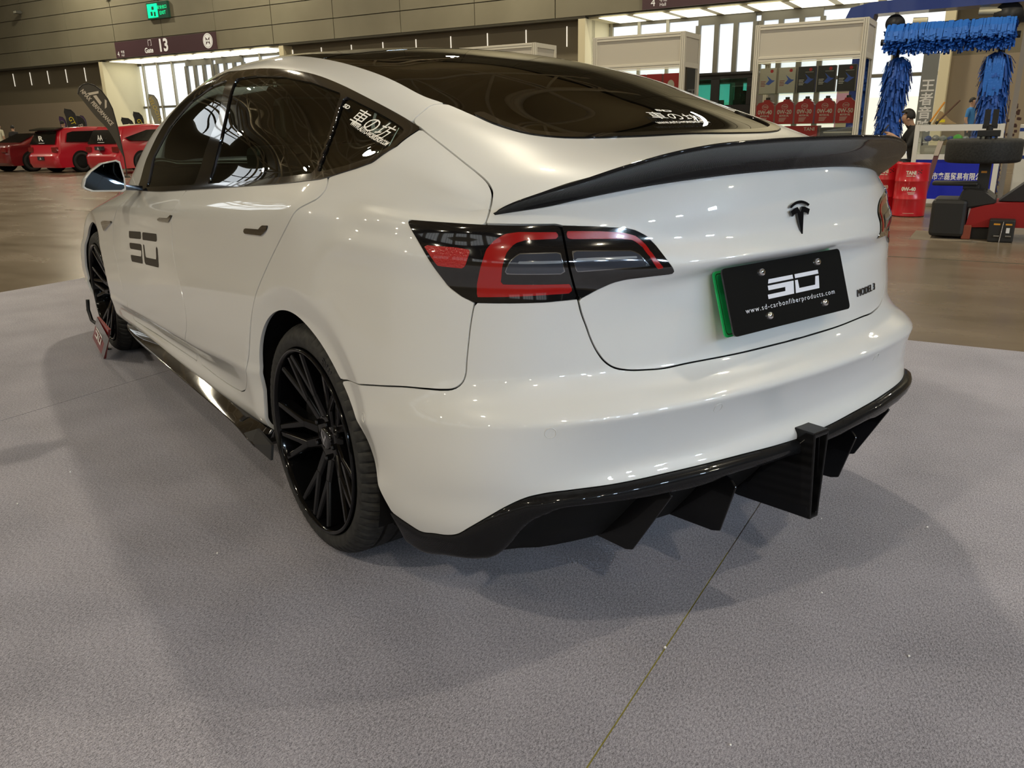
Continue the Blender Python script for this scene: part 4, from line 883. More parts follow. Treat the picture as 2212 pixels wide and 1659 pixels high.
# ---- wheels
def build_wheel():
    prof = [(.262,.09),(.268,-.105),(.272,-.117),(.283,-.1225),(.296,-.1235),(.306,-.1205),(.3155,-.114),(.3235,-.105),(.3300,-.094),(.3332,-.084)]
    sh = [(.3340,-.078),(.3345,-.066)]
    gr = []
    for c0 in (-.055,-.006,.043):
        gr += [(.3350,c0-.006),(.3275,c0-.0045),(.3275,c0+.0045),(.3350,c0+.006)]
    rest = [(.3345,.066),(.3335,.086),(.3315,.096),(.3265,.107),(.308,.121),(.283,.1225),(.262,.112)]
    pf = prof+sh+gr+rest; seg = 280; V = []; F = []; n = len(pf)
    for k in range(seg):
        q = 2*math.pi*k/seg
        for i, (r, x) in enumerate(pf):
            if k % 4 == 0 and 5 <= i <= 11: r -= .0062 if i > 5 else .003
            if k % 4 == 2 and 13 <= i <= 22 and i % 4 in (2,3) : r -= .0
            qq = q + (.0 if abs(x) > .06 else x*.35)
            V.append((x, r*math.cos(qq), r*math.sin(qq)))
    for k in range(seg):
        a = k*n; b = ((k+1)%seg)*n
        for i in range(n-1): F.append((a+i, a+i+1, b+i+1, b+i))
    rimb = MB().lathe([(.2665,-.116),(.2680,-.1245),(.2640,-.1275),(.2585,-.1255),(.2560,-.117),(.2545,-.105),(.249,-.06),(.240,-.01),(.236,.05),(.250,.10),(.266,.112)], 'x', 96)
    wheel = rimb.build('wheel', rimblack, None)
    ty = mesh_obj('tyre', V, F, rubber, wheel, smooth=True); ty.data.set_sharp_from_angle(angle=.45)
    # hub and centre cap
    MB().lathe([(0,-.070),(.030,-.072),(.060,-.076),(.078,-.070),(.082,-.055),(.080,-.02),(.05,.0)], 'x', 48).build('hub', rimblack, wheel)
    cap = MB().lathe([(0,-.0850),(.020,-.0848),(.029,-.0835),(.0325,-.0805),(.0335,-.072)], 'x', 36).build('centre_cap', blackgloss, wheel)
    on = MB(); on.add([(-.0856,.004,-.022),(-.0856,-.018,.014),(-.0856,-.011,.018),(-.0856,.0035,-.006)], [(0,1,2,3)]); on.add([(-.0856,-.004,-.022),(-.0856,.018,.014),(-.0856,.011,.018),(-.0856,-.0035,-.006)], [(3,2,1,0)]); on.build('cap_emblem', chrome, wheel)
    for k in range(5):
        a = 2*math.pi*(k+.5)/5; MB().lathe([(0,-.088),(.006,-.088),(.0085,-.085),(.0085,-.06)], 'x', 6, (0,.056*math.cos(a),.056*math.sin(a)), False).build('lug_nut', rimblack, wheel)
    # ten split spokes
    def bar(mb, p, q, wp, wq, xp, xq, dp, dq):
        """bar in the wheel plane from p to q (y,z), face at x, ridge section"""
        p = Vector((0,p[0],p[1])); q = Vector((0,q[0],q[1])); t = (q-p).normalized(); s = Vector((1,0,0)).cross(t)
        V = []
        for c, w, x, d in ((p,wp,xp,dp),(q,wq,xq,dq)):
            for a, h in ((-1,d),(-1,.006),(-.62,0),(.62,0),(1,.006),(1,d)): V.append(c+s*(a*w/2)+Vector((x+h,0,0)))
        F = [(i,(i+1)%6,6+(i+1)%6,6+i) for i in range(6)]+[tuple(range(6))[::-1], tuple(range(6,12))]; mb.add(V, F)
    proto = None
    for k in range(10):
        a = 2*math.pi*k/10; mb = MB(); tw = math.radians(7 if k % 2 else -7)
        P_ = lambda r, da=0: (r*math.cos(a+da), r*math.sin(a+da))
        bar(mb, P_(.055), P_(.135,tw*.6), .036, .030, -.074, -.093, .040, .040)
        bar(mb, P_(.125,tw*.5), P_(.253,tw+math.radians(8.5)), .025, .021, -.091, -.118, .036, .040)
        bar(mb, P_(.125,tw*.5), P_(.253,tw-math.radians(8.5)), .025, .021, -.091, -.118, .036, .040)
        o = mb.build('spoke', rimblack, wheel); bm = bmesh.new(); bm.from_mesh(o.data); bmesh.ops.recalc_face_normals(bm, faces=bm.faces); bm.to_mesh(o.data); bm.free()
        md = o.modifiers.new('bevel','BEVEL'); md.width = .0018; md.segments = 2; md.limit_method = 'ANGLE'
    MB().lathe([(.06,-.030),(.175,-.030),(.175,-.005),(.06,-.005)], 'x', 64, close=True).build('brake_disc', steel, wheel)
    mb = MB(); mb.prism([(.11,-.05),(.19,-.06),(.20,.0),(.19,.06),(.11,.05)], 'x', -.05, .02); mb.build('brake_caliper', trimblack, wheel)
    # raised sidewall lettering
    tv, tf = text_mesh('ENAI', .026, extrude=.0006, bold=.0008); Vt = []
    a0 = math.radians(112)
    xs = [v.x for v in tv]
    for v in tv:
        r = .2960+v.y; an = a0+v.x/.296; x = -np.interp(r, [.272,.283,.296,.308,.319],[.117,.1225,.1235,.121,.115]); Vt.append((x-.0004-v.z, r*math.cos(an)*1, r*math.sin(an)))
    mesh_obj('tyre_lettering', Vt, tf, trimblack, wheel)
    return wheel
w0 = build_wheel(); w0.parent = car; w0.location = (-.770,0,.335); w0.rotation_euler = (math.radians(9),0,0)
for (x, y, rz, rx) in ((-.757,2.875,0,24),(.770,0,math.pi,-15),(.757,2.875,math.pi,40)):
    c_ = copy_tree(w0, car); c_.location = (x,y,.335); c_.rotation_euler = (math.radians(rx),0,rz)
# ---- door mirrors
MIR = [(-1.065,.963),(-1.053,.995),(-1.027,1.024),(-.979,1.056),(-.921,1.066),(-.908,1.058),(-.899,.99),(-.902,.945),(-.915,.938),(-1.032,.944),(-1.058,.955)]
for sx in (-1, 1):
    bm = bmesh.new(); rings = []
    for d, s in ((0,1.0),(.012,1.03),(.06,1.0),(.11,.84),(.14,.55),(.147,.2)):
        rings.append([bm.verts.new((-sx*(-.985+(x+.985)*s), 1.78+d, 1.0+(z-1.0)*s+(.0 if d<.1 else -.004))) for x, z in MIR])
    for a, b in zip(rings[:-1], rings[1:]):
        for k in range(len(MIR)): bm.faces.new((a[k], a[(k+1)%len(MIR)], b[(k+1)%len(MIR)], b[k]))
    bm.faces.new(rings[-1]); bmesh.ops.recalc_face_normals(bm, faces=bm.faces)
    me = bpy.data.meshes.new('door_mirror'); bm.to_mesh(me); bm.free(); me.polygons.foreach_set('use_smooth', [True]*len(me.polygons)); me.materials.append(paint); me.materials.append(blackgloss)
    for p in me.polygons:
        if sum(me.vertices[i].co.z for i in p.vertices)/len(p.vertices) < .957: p.material_index = 1
    o = bpy.data.objects.new('door_mirror', me); COL.objects.link(o); o.parent = car
    inn = [(-.985+(x+.985)*.93, 1.0+(z-1.0)*.92+.001) for x, z in MIR]
    V = [(-sx*x, 1.781, z) for x, z in inn]; mesh_obj('mirror_glass', V, [tuple(range(len(V)))], mat('mirror_tint', (.05,.06,.07), .02, metal=1.0), o)
    rim = [(-sx*x,1.7795,z) for x, z in MIR]+V; k = len(V); mesh_obj('mirror_rim', rim, [(i,(i+1)%k,k+(i+1)%k,k+i) for i in range(k)], paint, o)
    mb = MB(); mb.hexa([(sx*.83,1.80,.935),(sx*.93,1.80,.945),(sx*.93,1.87,.945),(sx*.83,1.90,.935),(sx*.83,1.80,.955),(sx*.93,1.80,.968),(sx*.93,1.87,.968),(sx*.83,1.90,.955)]); mb.build('mirror_foot', blackgloss, o)
# ---- cabin
def soft(name, boxes, m, parent, bev=.03):
    mb = MB()
    for b in boxes: mb.box(*b, bev=bev)
    o = mb.build(name, m, parent); return o
cab = soft('cabin_floor', [(-.72,.72,-.2,2.3,.30,.36)], liner, car, .01)
for sx in (-1, 1):
    soft('front_seat', [(sx*.38-.25,sx*.38+.25,1.05,1.55,.46,.62),(sx*.38-.24,sx*.38+.24,.92,1.08,.58,1.12),(sx*.38-.13,sx*.38+.13,.93,1.05,1.12,1.29)], seat_mat, cab)
soft('rear_bench', [(-.66,.66,.05,.55,.44,.58),(-.66,.66,-.06,.10,.55,1.02),(-.42,-.20,-.06,.05,1.02,1.13),(.20,.42,-.06,.05,1.02,1.13)], seat_mat, cab)
soft('dashboard', [(-.72,.72,1.75,2.15,.70,.93)], seat_mat, cab); soft('parcel_shelf', [(-.55,.55,-.50,-.04,.98,1.0)], seat_mat, cab, .004)
soft('centre_screen', [(-.19,.19,1.72,1.74,.82,1.03)], blackgloss, cab, .005)
# ---------------------------------------------------------------- stands and things in the hall
def place(o, a, b, z=0., rz=0.): o.location = HW(a, b, z); o.rotation_euler = (0,0,RZ+rz); return o
alu = mat('cream_aluminium', (.66,.62,.52), .45); alu_w = mat('white_aluminium', (.70,.69,.64), .4); groove = mat('profile_groove', (.16,.15,.12), .6)
fascia_m = mat('fascia_board', (.55,.51,.43), .6); clearp = glass('clear_pane', (.93,.95,.93)); shelf_m = glass('glass_shelf', (.80,.88,.84))
redp = mat('red_plastic', (.55,.012,.022), .30, coat=.6); red_dk = mat('red_dark', (.30,.008,.012), .35); cream_ink = mat('cream_ink', (.78,.72,.60), .5); boxdark = mat('box_black', (.018,.020,.026), .35, coat=.4); boxpale = mat('box_cream', (.62,.56,.44), .5); blue_ink = mat('blue_ink', (.04,.12,.55), .4); green_ink = mat('green_ink', (.10,.50,.06), .4)
def post(parent, x, y, h, w=.075, name='post'):
    mb = MB(); mb.box(x-w/2, x+w/2, y-w/2, y+w/2, 0, h, bev=.004); o = mb.build(name, alu, parent)
    for dx in (-.016,.016): mb2 = MB(); mb2.box(x+dx-.003, x+dx+.003, y-w/2-.0012, y-w/2+.001, .01, h-.01); mb2.build('groove', groove, o)
    return o
def rail(parent, x0, x1, y0, y1, z0, z1, front=True):
    mb = MB(); mb.box(x0, x1, y0, y1, z0, z1, bev=.003); o = mb.build('rail', alu, parent)
    zc = (z0+z1)/2
    if front: mb2 = MB(); mb2.box(x0, x1, y0-.0012, y0+.001, zc-.004, zc+.004); mb2.build('groove', groove, o)
    return o
def cabinet(a0, label):
    W, D, Hh = 1.60, .80, 2.55
    o = empty('display_cabinet', HW(a0, 11.0, 0), RZ, label, 'cabinet', 'cream display cabinets in a row')
    for x in (.0375, W-.0375):
        for y in (.0375, D-.0375): post(o, x, y, Hh)
    for z0, z1 in ((2.475,2.55),(2.025,2.10),(.0,.08)):
        rail(o, .075, W-.075, .0, .06, z0, z1)
        for x in (0, W-.06): mb = MB(); mb.box(x+.004, x+.056, .075, D-.075, z0, z1); mb.build('rail', alu, o)
    mb = MB(); mb.box(.075, W-.075, .02, .04, 2.10, 2.475); mb.build('fascia', fascia_m, o)
    for x in (.02, W-.04): mb = MB(); mb.box(x, x+.02, .075, D-.075, 2.10, 2.475); mb.build('fascia', fascia_m, o)
    mb = MB(); mb.box(.075, W-.075, .02, .04, .08, .78); mb.build('base_panel', fascia_m, o)
    for z in (.80, 1.12, 1.57): mb = MB(); mb.box(.075, W-.075, .05, D-.05, z-.012, z); mb.build('shelf', shelf_m, o)
    mb = MB(); mb.box(.078, W-.078, .012, .018, .80, 2.02); mb.build('glass_pane', clearp, o)
    mb = MB(); mb.box(W-.03, W-.026, .078, D-.078, .10, 2.02); mb.build('glass_pane', clearp, o)
    mb = MB(); mb.box(.075, W-.075, .03, .05, 2.005, 2.02); mb.build('lamp_strip', mat('cabinet_lamp', (1,.95,.8), .4, emit=(1,.85,.6), estr=.5), o)
    return o
cabinet(-2.32, 'cream display cabinet stocked with red oil jugs and dark boxes')
cabinet(-5.02, 'cream display cabinet left of the dark van, mostly hidden by the white car roof')
cabinet(-7.72, 'farthest cream display cabinet, only its top showing above the white car roof')
def label_text(o, body, x, z, size, m, y, bold=0., fitw=None, name='lettering'):
    V, F = text_mesh(body, size, bold=bold); sx = 1.
    if fitw: xs = [v.x for v in V]; sx = fitw/(max(xs)-min(xs))
    return mesh_obj(name, [(x+v.x*sx, y, z+v.y) for v in V], F, m, o)
grades = ['0W-40','0W-20','0W-30','0W-40','0W-50']; pos = ['at the left end','second from the left','in the middle','second from the right','at the right end']
for k in range(5):
    a = -2.255+.295*k
    mb = MB(); prof = [(-.13,0),(.13,0),(.135,.02),(.135,.27),(.11,.315),(.075,.335),(.06,.36),(-.02,.36),(-.03,.33),(-.10,.315),(-.135,.27),(-.135,.02)]
    mb.prism(prof, 'y', 0, .13); o = place(mb.build('oil_jug', redp), a+.14, 11.10, 1.12); tag(o, 'red motor oil jug marked %s, %s of the cabinet shelf' % (grades[k], pos[k]), 'oil jug', 'red oil jugs in the cabinet')
    MB().lathe([(0,.395),(.030,.395),(.033,.39),(.033,.36)], 'z', 16, (.02,.065,0)).build('cap', mat('cap_black', (.02,.02,.02), .4), o)
    label_text(o, grades[k], .0, .175, .085, cream_ink, -.0015, .002, .215); label_text(o, 'MOTOR OIL', .0, .12, .034, cream_ink, -.0015, .001, .14); label_text(o, 'TANI', 0, .255, .038, cream_ink, -.0015, 0, .075)
    for q in range(4): mb = MB(); mb.box(-.075, .035-.01*q, -.0015, -.001, .085-.016*q, .091-.016*q); mb.build('fine_print', cream_ink, o)
    t = np.linspace(0, 2*math.pi, 25); mb = MB(); mb.tube([(.046*math.cos(q), -.001, .255+.034*math.sin(q)) for q in t], .0025, 4, False); mb.build('logo_ring', cream_ink, o)
for k in range(5):
    a = -2.25+.285*k; pale = k < 2  # first two cartons coloured pale to stand for a reflection over them
    mb = MB(); mb.box(-.125,.125,0,.12,0,.37,bev=.004); o = place(mb.build('oil_box', boxpale if pale else boxdark), a+.14, 11.12, 1.57)
    tag(o, '%s oil carton with blue swoosh, %s of the upper shelf' % ('reflection-paled' if pale else 'black', pos[k]), 'carton', 'oil cartons on the upper shelf')
    V = [(.055+.024*math.cos(t), -.0015, .325+.024*math.sin(t)) for t in np.linspace(0, 2*math.pi, 21)[:-1]]; mesh_obj('red_dot', V, [tuple(range(20))], redp, o)
    mesh_obj('blue_swoosh', [(-.03,-.0015,.14),(.02,-.0015,.20),(-.02,-.0015,.265),(.065,-.0015,.195),(.11,-.0015,.19),(.055,-.0015,.15),(.02,-.0015,.125)], [(0,1,2,3,4,5,6)], blue_ink, o)
    for q in range(4): mb = MB(); mb.box(-.105, -.03-.01*(q%2), -.0015, -.001, .175-.022*q, .184-.022*q); mb.build('fine_print', cream_ink if not pale else red_dk, o)
    mb = MB(); mb.box(-.02,.10,-.0015,-.001,.288,.292); mb.build('fine_print', cream_ink, o)
mb = MB(); mb.box(-.25,.25,0,.3,0,.29,bev=.005); o = place(mb.build('oil_carton', redp), -1.56, 11.10, .80); tag(o, 'red carton printed TANI on the bottom shelf of the cabinet', 'carton'); label_text(o, 'TANI', .13, .24, .07, cream_ink, -.0015, .001)
mb = MB(); mb.box(-.25,.25,0,.3,0,.26,bev=.005); o = place(mb.build('oil_carton', mat('grey_carton', (.10,.10,.10), .5)), -1.02, 11.10, .80); tag(o, 'dark grey carton beside the red carton on the bottom shelf', 'carton')
MB().box(-.2,.2,-.001,0,.18,.2).build('tape', cream_ink, o)
for k in range(3):
    mb = MB(); mb.box(-.13,.13,0,.12,0,.37,bev=.004); o = place(mb.build('oil_box', redp), -4.25+.29*k, 11.12, 1.57); tag(o, 'red oil carton with cream print, %s in the cabinet left of the dark van' % ('first','second','third')[k], 'carton', 'red cartons in the left cabinet')
    V = [(.0+.06*math.cos(t), -.0015, .19+.08*math.sin(t)) for t in np.linspace(0, 2*math.pi, 21)[:-1]]; mesh_obj('print_patch', V, [tuple(range(20))], cream_ink, o)
# ---- oil drums
drum_p = None
for k, (a, b, lab) in enumerate(((.245,9.15,'red steel oil drum marked TANI 0W-40, front one beside the blue counter'),(-.10,9.42,'red steel oil drum half hidden behind the white car, left of the front drum'))):
    pr = [(0,.02),(.17,.02),(.187,.0),(.193,.008),(.190,.02)]
    for z in (.215,.430): pr += [(.190,z-.012),(.1945,z-.004),(.1945,z+.004),(.190,z+.012)]
    pr += [(.190,.615),(.193,.628),(.190,.640),(.184,.638),(.182,.622),(0,.620)]
    o = place(MB().lathe(pr, 'z', 48).build('oil_drum', redp), a, b); tag(o, lab, 'drum', 'red oil drums')
    MB().lathe([(0,.632),(.022,.632),(.025,.622)], 'z', 16, (.09,.02,0)).build('bung', chrome, o)
    def wrap(body, x0, z, size, m, fitw, bold=.0015):
        V, F = text_mesh(body, size, bold=bold); xs = [v.x for v in V]; sx = fitw/(max(xs)-min(xs)); ang = lambda x: -math.pi/2+(x0+x*sx)/.190
        mesh_obj('lettering', [(.1915*math.cos(ang(v.x)), .1915*math.sin(ang(v.x)), z+v.y) for v in V], F, m, o)
    wrap('TANI', .0, .530, .058, cream_ink, .115, .003); wrap('MOTOR OIL', .0, .492, .014, cream_ink, .10); wrap('0W-40', -.01, .335, .062, cream_ink, .165, .003)
    for q in range(3): wrap('-----------', .025, .300-.012*q, .02, cream_ink, .09-.012*q)
    wrap('------------------', .02, .045, .012, cream_ink, .13)
    for q in range(3):   # chequered flag swirl
        for r in range(3):
            if (q+r) % 2 == 0:
                V = []; 
                for dx, dz in ((0,0),(.014,.003),(.014,.015),(0,.012)): t = -math.pi/2+(.075+.017*q+dx)/.19; V.append((.1912*math.cos(t), .1912*math.sin(t), .545-.016*r+.005*q+dz))
                mesh_obj('flag_check', V, [(0,1,2,3)], dark_ink, o)
# plank leaning behind the drums
mb = MB(); mb.hexa([(-.03,-.02,0),(.03,-.02,0),(.03,.02,0),(-.03,.02,0),(.10,.33,.88),(.16,.33,.88),(.16,.37,.88),(.10,.37,.88)]); o = place(mb.build('plank', mat('plank_brown', (.09,.03,.035), .4, coat=.3)), .33, 9.62); tag(o, 'dark reddish plank leaning against the blue counter behind the drums', 'plank')
MB().hexa([(.07,.25,.70),(.125,.25,.70),(.125,.255,.70),(.07,.255,.70),(.10,.328,.88),(.16,.328,.88),(.16,.333,.88),(.10,.333,.88)]).build('tape', mat('tape_grey', (.35,.30,.25), .5), o)
# ---- blue showcase counter
cn = empty('showcase_counter', HW(.10, 10.35, 0), RZ, 'white framed glass showcase counter with blue front and white Chinese lettering', 'counter')
blue = mat('counter_blue', (.008,.020,.42), .45)
Wc, Dc = 1.05, .50
for x in (.03, Wc-.03):
    for y in (.03, Dc-.03): mb = MB(); mb.box(x-.03, x+.03, y-.03, y+.03, 0, 1.08, bev=.004); mb.build('post', alu_w, cn)
for z0, z1 in ((1.0,1.08),(.63,.70),(.05,.11)):
    mb = MB(); mb.box(.06, Wc-.06, 0, .05, z0, z1); mb.build('rail', alu_w, cn); mb = MB(); mb.box(.06, Wc-.06, Dc-.05, Dc, z0, z1); mb.build('rail', alu_w, cn)
    for x in (0, Wc-.05): mb = MB(); mb.box(x, x+.05, .06, Dc-.06, z0, z1); mb.build('rail', alu_w, cn)
mb = MB(); mb.box(.06, Wc-.06, .012, .03, .11, .63); mb.build('front_panel', blue, cn)
for x in (.01, Wc-.03): mb = MB(); mb.box(x, x+.02, .06, Dc-.06, .11, .63); mb.build('side_panel', alu_w, cn)
mb = MB(); mb.box(.05, Wc-.05, .05, Dc-.05, .69, .70); mb.build('shelf', alu_w, cn)
mb = MB(); mb.box(.06, Wc-.06, .015, .02, .70, 1.0); mb.build('glass_pane', clearp, cn)
mb = MB(); mb.box(.02, Wc-.02, .02, Dc-.02, 1.08, 1.088); mb.build('glass_top', clearp, cn)
V, F = text_mesh('市鑫磊贸易有限公司', .105, bold=.0022); xs = [v.x for v in V]; sx = .66/(max(xs)-min(xs)); mesh_obj('lettering', [(.615+v.x*sx, .0105, .405+v.y*sx*1.35) for v in V], F, white_ink, cn)
# goods in the showcase
foil = mat('shrink_film', (.55,.56,.58), .15, metal=.6)
for k in range(9):
    x = .16+.09*k; r = .035+.012*random.random(); bm = bmesh.new(); bmesh.ops.create_icosphere(bm, subdivisions=2, radius=1)
    for v in bm.verts: v.co *= 1+.22*(random.random()-.5)
    me = bpy.data.meshes.new('packet'); bm.to_mesh(me); bm.free(); m_ = green_ink if k == 4 else (foil if k % 3 else mat('blue_packet', (.05,.08,.3), .2)); me.materials.append(m_)
    o = bpy.data.objects.new('packet', me); COL.objects.link(o); place(o, .10+x, 10.35+.22+.05*(k%2), .70+.16+r); o.scale = (r*1.25,r,r)
    tag(o, ['shiny film-wrapped packet in the glass showcase','green packet among the film-wrapped ones in the showcase'][k == 4], 'packet', 'packets in the showcase')
for k in range(2):
    mb = MB(); mb.box(-.15,.15,-.08,.08,0,.11,bev=.004); o = place(mb.build('goods_box', boxpale if k == 0 else mat('blue_box', (.03,.10,.35), .4)), .10+.24+.40*k, 10.35+.20, .70); tag(o, ['cream box under the packets in the glass showcase','blue box at the right of the cream box in the showcase'][k], 'box')
    MB().box(-.1,.1,-.0812,-.08,.03,.08).build('box_label', cream_ink, o)
mb = MB(); mb.box(.05,Wc-.05,.12,Dc-.06,.845,.852); mb.build('shelf', clearp, cn)
# tools leaning on the counter
tl0 = [('orange squeegee stick leaning at the left end of the counter',(.62,.26,.03),(.30,10.60),(.10,.02,.28)),('dark stick leaning beside the orange squeegee stick',(.10,.05,.03),(.42,10.62),(.16,.02,.30))]
for lab, col, (a, b), d in tl0:
    mb = MB(); mb.tube([(-d[0]*.6,0,0),(d[0],d[1],d[2])], .012, 6); o = place(mb.build('tool_stick', mat('stick_'+str(col[0]), col, .5)), a, b, 1.09); tag(o, lab, 'stick'); MB().tube([(-d[0]*.6,0,0),(-d[0]*.45,0,.03)], .018, 6).build('grip', dark_ink, o)
mb = MB(); mb.prism([(-.05,0),(.24,0),(.16,.05),(.05,.16),(.02,.17)], 'y', 0, .03); o = place(mb.build('cardboard_wedge', mat('cardboard', (.35,.24,.12), .7)), .33, 10.68, 1.088); tag(o, 'brown cardboard wedge lying on the counter top', 'cardboard'); MB().box(0,.1,-.001,0,.02,.06).build('print', mat('yellow_print', (.7,.55,.02), .5), o)
# ---- people
skin = mat('skin', (.46,.28,.19), .5); hair_m = mat('black_hair', (.012,.010,.009), .6)
def person(name, joints, bones, radii, regions, loc, label, rz=0., head=None, scale=1., hair=True, group=None):
    me = bpy.data.meshes.new(name); nm = list(joints); me.from_pydata([joints[k] for k in nm], [(nm.index(a), nm.index(b)) for a, b in bones], [])
    tmp = bpy.data.objects.new(name+'_rig', me); COL.objects.link(tmp); tmp.modifiers.new('skin','SKIN'); sv = me.skin_vertices[0].data
    for i, k in enumerate(nm): r = radii[k]; sv[i].radius = (r, r) if not isinstance(r, tuple) else r
    sv[nm.index('pelvis')].use_root = True; sb = tmp.modifiers.new('sub','SUBSURF'); sb.levels = 2
    dg = bpy.context.evaluated_depsgraph_get(); m2 = bpy.data.meshes.new_from_object(tmp.evaluated_get(dg)); bpy.data.objects.remove(tmp)
    m2.name = name; m2.materials.clear(); ms = []
    for f in m2.polygons:
        c_ = f.center; r = regions(c_)
        if r not in ms: ms.append(r)
        f.material_index = ms.index(r); f.use_smooth = True
    for r in ms: m2.materials.append(r)
    o = bpy.data.objects.new(name, m2); COL.objects.link(o); o.location = loc; o.rotation_euler = (0,0,rz); o.scale = (scale,)*3; tag(o, label, 'person', group)
    # hair cap and face details
    hx, hy, hz = head
    if hair:
        bm = bmesh.new(); bmesh.ops.create_uvsphere(bm, u_segments=20, v_segments=12, radius=1)
        for v in bm.verts:
            v.co = Vector((v.co.x*.088, v.co.y*.105+.012, v.co.z*.115+.022))
        bmesh.ops.delete(bm, geom=[v for v in bm.verts if v.co.z < -.03 or (v.co.y < -.045 and v.co.z < .06)], context='VERTS')
        hm = bpy.data.meshes.new('hair'); bm.to_mesh(hm); bm.free(); hm.materials.append(hair_m); hm.polygons.foreach_set('use_smooth', [True]*len(hm.polygons)); h = bpy.data.objects.new('hair', hm); COL.objects.link(h); h.parent = o; h.location = (hx,hy,hz)
        h.modifiers.new('thick','SOLIDIFY').thickness = .01
    for sx in (-1, 1):
        e = MB().lathe([(0,.006),(.010,.004),(.012,0)], 'z', 8).build('eye', hair_m, o); e.location = (hx+sx*.032, hy-.088, hz-.004); e.rotation_euler = (math.pi/2,0,0)
        r_ = MB().lathe([(0,.012),(.014,.010),(.020,0),(.014,-.006)], 'z', 8).build('ear', skin, o); r_.location = (hx+sx*.080, hy+.005, hz-.012); r_.rotation_euler = (0,sx*math.pi/2,0)
    n_ = MB().lathe([(0,.022),(.007,.012),(.014,-.016),(0,-.018)], 'z', 8).build('nose', skin, o); n_.location = (hx, hy-.092, hz-.03)
    m_ = MB().box(-.022,.022,-.003,.003,-.004,.004).build('mouth', mat('lips', (.33,.14,.12), .5), o); m_.location = (hx, hy-.086, hz-.062)
    return o
def hand_joints(J, B, Rr, side, wrist, d, curl):
    """palm with five short finger chains from the wrist along d"""
    w = Vector(wrist); d = Vector(d).normalized(); s = d.cross(Vector((0,0,1)))
    if s.length < .1: s = Vector((1,0,0))
    s.normalize(); n = s.cross(d); pk = side+'palm'; J[pk] = tuple(w+d*.075); Rr[pk] = (.034,.022); B.append((side+'wrist', pk))
    for i, (o_, L_) in enumerate(((-.030,.060),(-.010,.072),(.010,.068),(.030,.055))):
        a = side+'f%d' % i; J[a+'1'] = tuple(w+d*(.10+L_*.4)+s*o_-n*curl*.3); J[a+'2'] = tuple(w+d*(.10+L_*.8)+s*o_*1.05-n*curl); Rr[a+'1'] = .0095; Rr[a+'2'] = .008; B += [(pk, a+'1'), (a+'1', a+'2')]
    t = side+'t'; J[t+'1'] = tuple(w+d*.055-s*.045-n*.01); J[t+'2'] = tuple(w+d*.095-s*.055-n*.02); Rr[t+'1'] = .011; Rr[t+'2'] = .009; B += [(pk, t+'1'), (t+'1', t+'2')]
def standing(shirt, trousers, armpose=0):
    J = {'pelvis':(0,0,.95),'waist':(0,0,1.08),'chest':(0,.01,1.28),'neckb':(0,.01,1.42),'neck':(0,0,1.48),'head':(0,-.015,1.60),'crown':(0,0,1.68)}
    Rr = {'pelvis':(.155,.115),'waist':(.14,.105),'chest':(.165,.115),'neckb':(.075,.065),'neck':(.052,.055),'head':(.078,.095),'crown':(.055,.07)}
    B = [('pelvis','waist'),('waist','chest'),('chest','neckb'),('neckb','neck'),('neck','head'),('head','crown')]
    for s, sg in (('l',-1),('r',1)):
        J[s+'sh'] = (sg*.17,.01,1.38); J[s+'el'] = (sg*.225,.03,1.10); J[s+'wrist'] = (sg*.22,-.05-.08*armpose,.87); J[s+'hip'] = (sg*.09,0,.88); J[s+'knee'] = (sg*.10,-.02,.48); J[s+'ank'] = (sg*.10,.02,.09); J[s+'toe'] = (sg*.11,-.14,.04)
        Rr.update({s+'sh':.062,s+'el':.045,s+'wrist':.030,s+'hip':.092,s+'knee':.062,s+'ank':.042,s+'toe':.038})
        B += [('chest',s+'sh'),(s+'sh',s+'el'),(s+'el',s+'wrist'),('pelvis',s+'hip'),(s+'hip',s+'knee'),(s+'knee',s+'ank'),(s+'ank',s+'toe')]; hand_joints(J, B, Rr, s, J[s+'wrist'], (0,-.15,-1), .012)
    def reg(c):
        if c.z > 1.455: return skin
        if c.z < .07: return dark_ink
        if abs(c.x) > .165 and c.z < 1.17: return skin
        return shirt if c.z > .93 else trousers
    return J, B, Rr, reg
blue_shirt = mat('blue_shirt', (.04,.19,.48), .7); pale_shirt = mat('pale_shirt', (.55,.53,.40), .7); dark_shirt = mat('black_shirt', (.015,.014,.015), .7); trous = mat('dark_trousers', (.03,.03,.04), .7); pink_shirt = mat('cream_shirt', (.60,.50,.42), .7)
J, B, Rr, reg = standing(blue_shirt, trous); person('person', J, B, Rr, reg, HW(.10,27.0,0), 'standing person in a bright blue short-sleeved shirt near the far wall', RZ+1.2, (0,-.015,1.60))
J, B, Rr, reg = standing(pale_shirt, trous); person('person', J, B, Rr, reg, (2.55,41.7,0), 'person in a pale shirt behind the red cars, at the left edge', 2.2, (0,-.015,1.60), 1.0)
J, B, Rr, reg = standing(dark_shirt, trous); person('person', J, B, Rr, reg, (3.05,41.4,0), 'person in a dark top behind the red cars, beside the pale-shirted one', 2.6, (0,-.015,1.60), .93)
J, B, Rr, reg = standing(pink_shirt, trous); o = person('person', J, B, Rr, reg, (4.83,39.9,0), 'person with brown hair behind the red van with the black roof spoiler', 2.0, (0,-.015,1.60), 1.02)
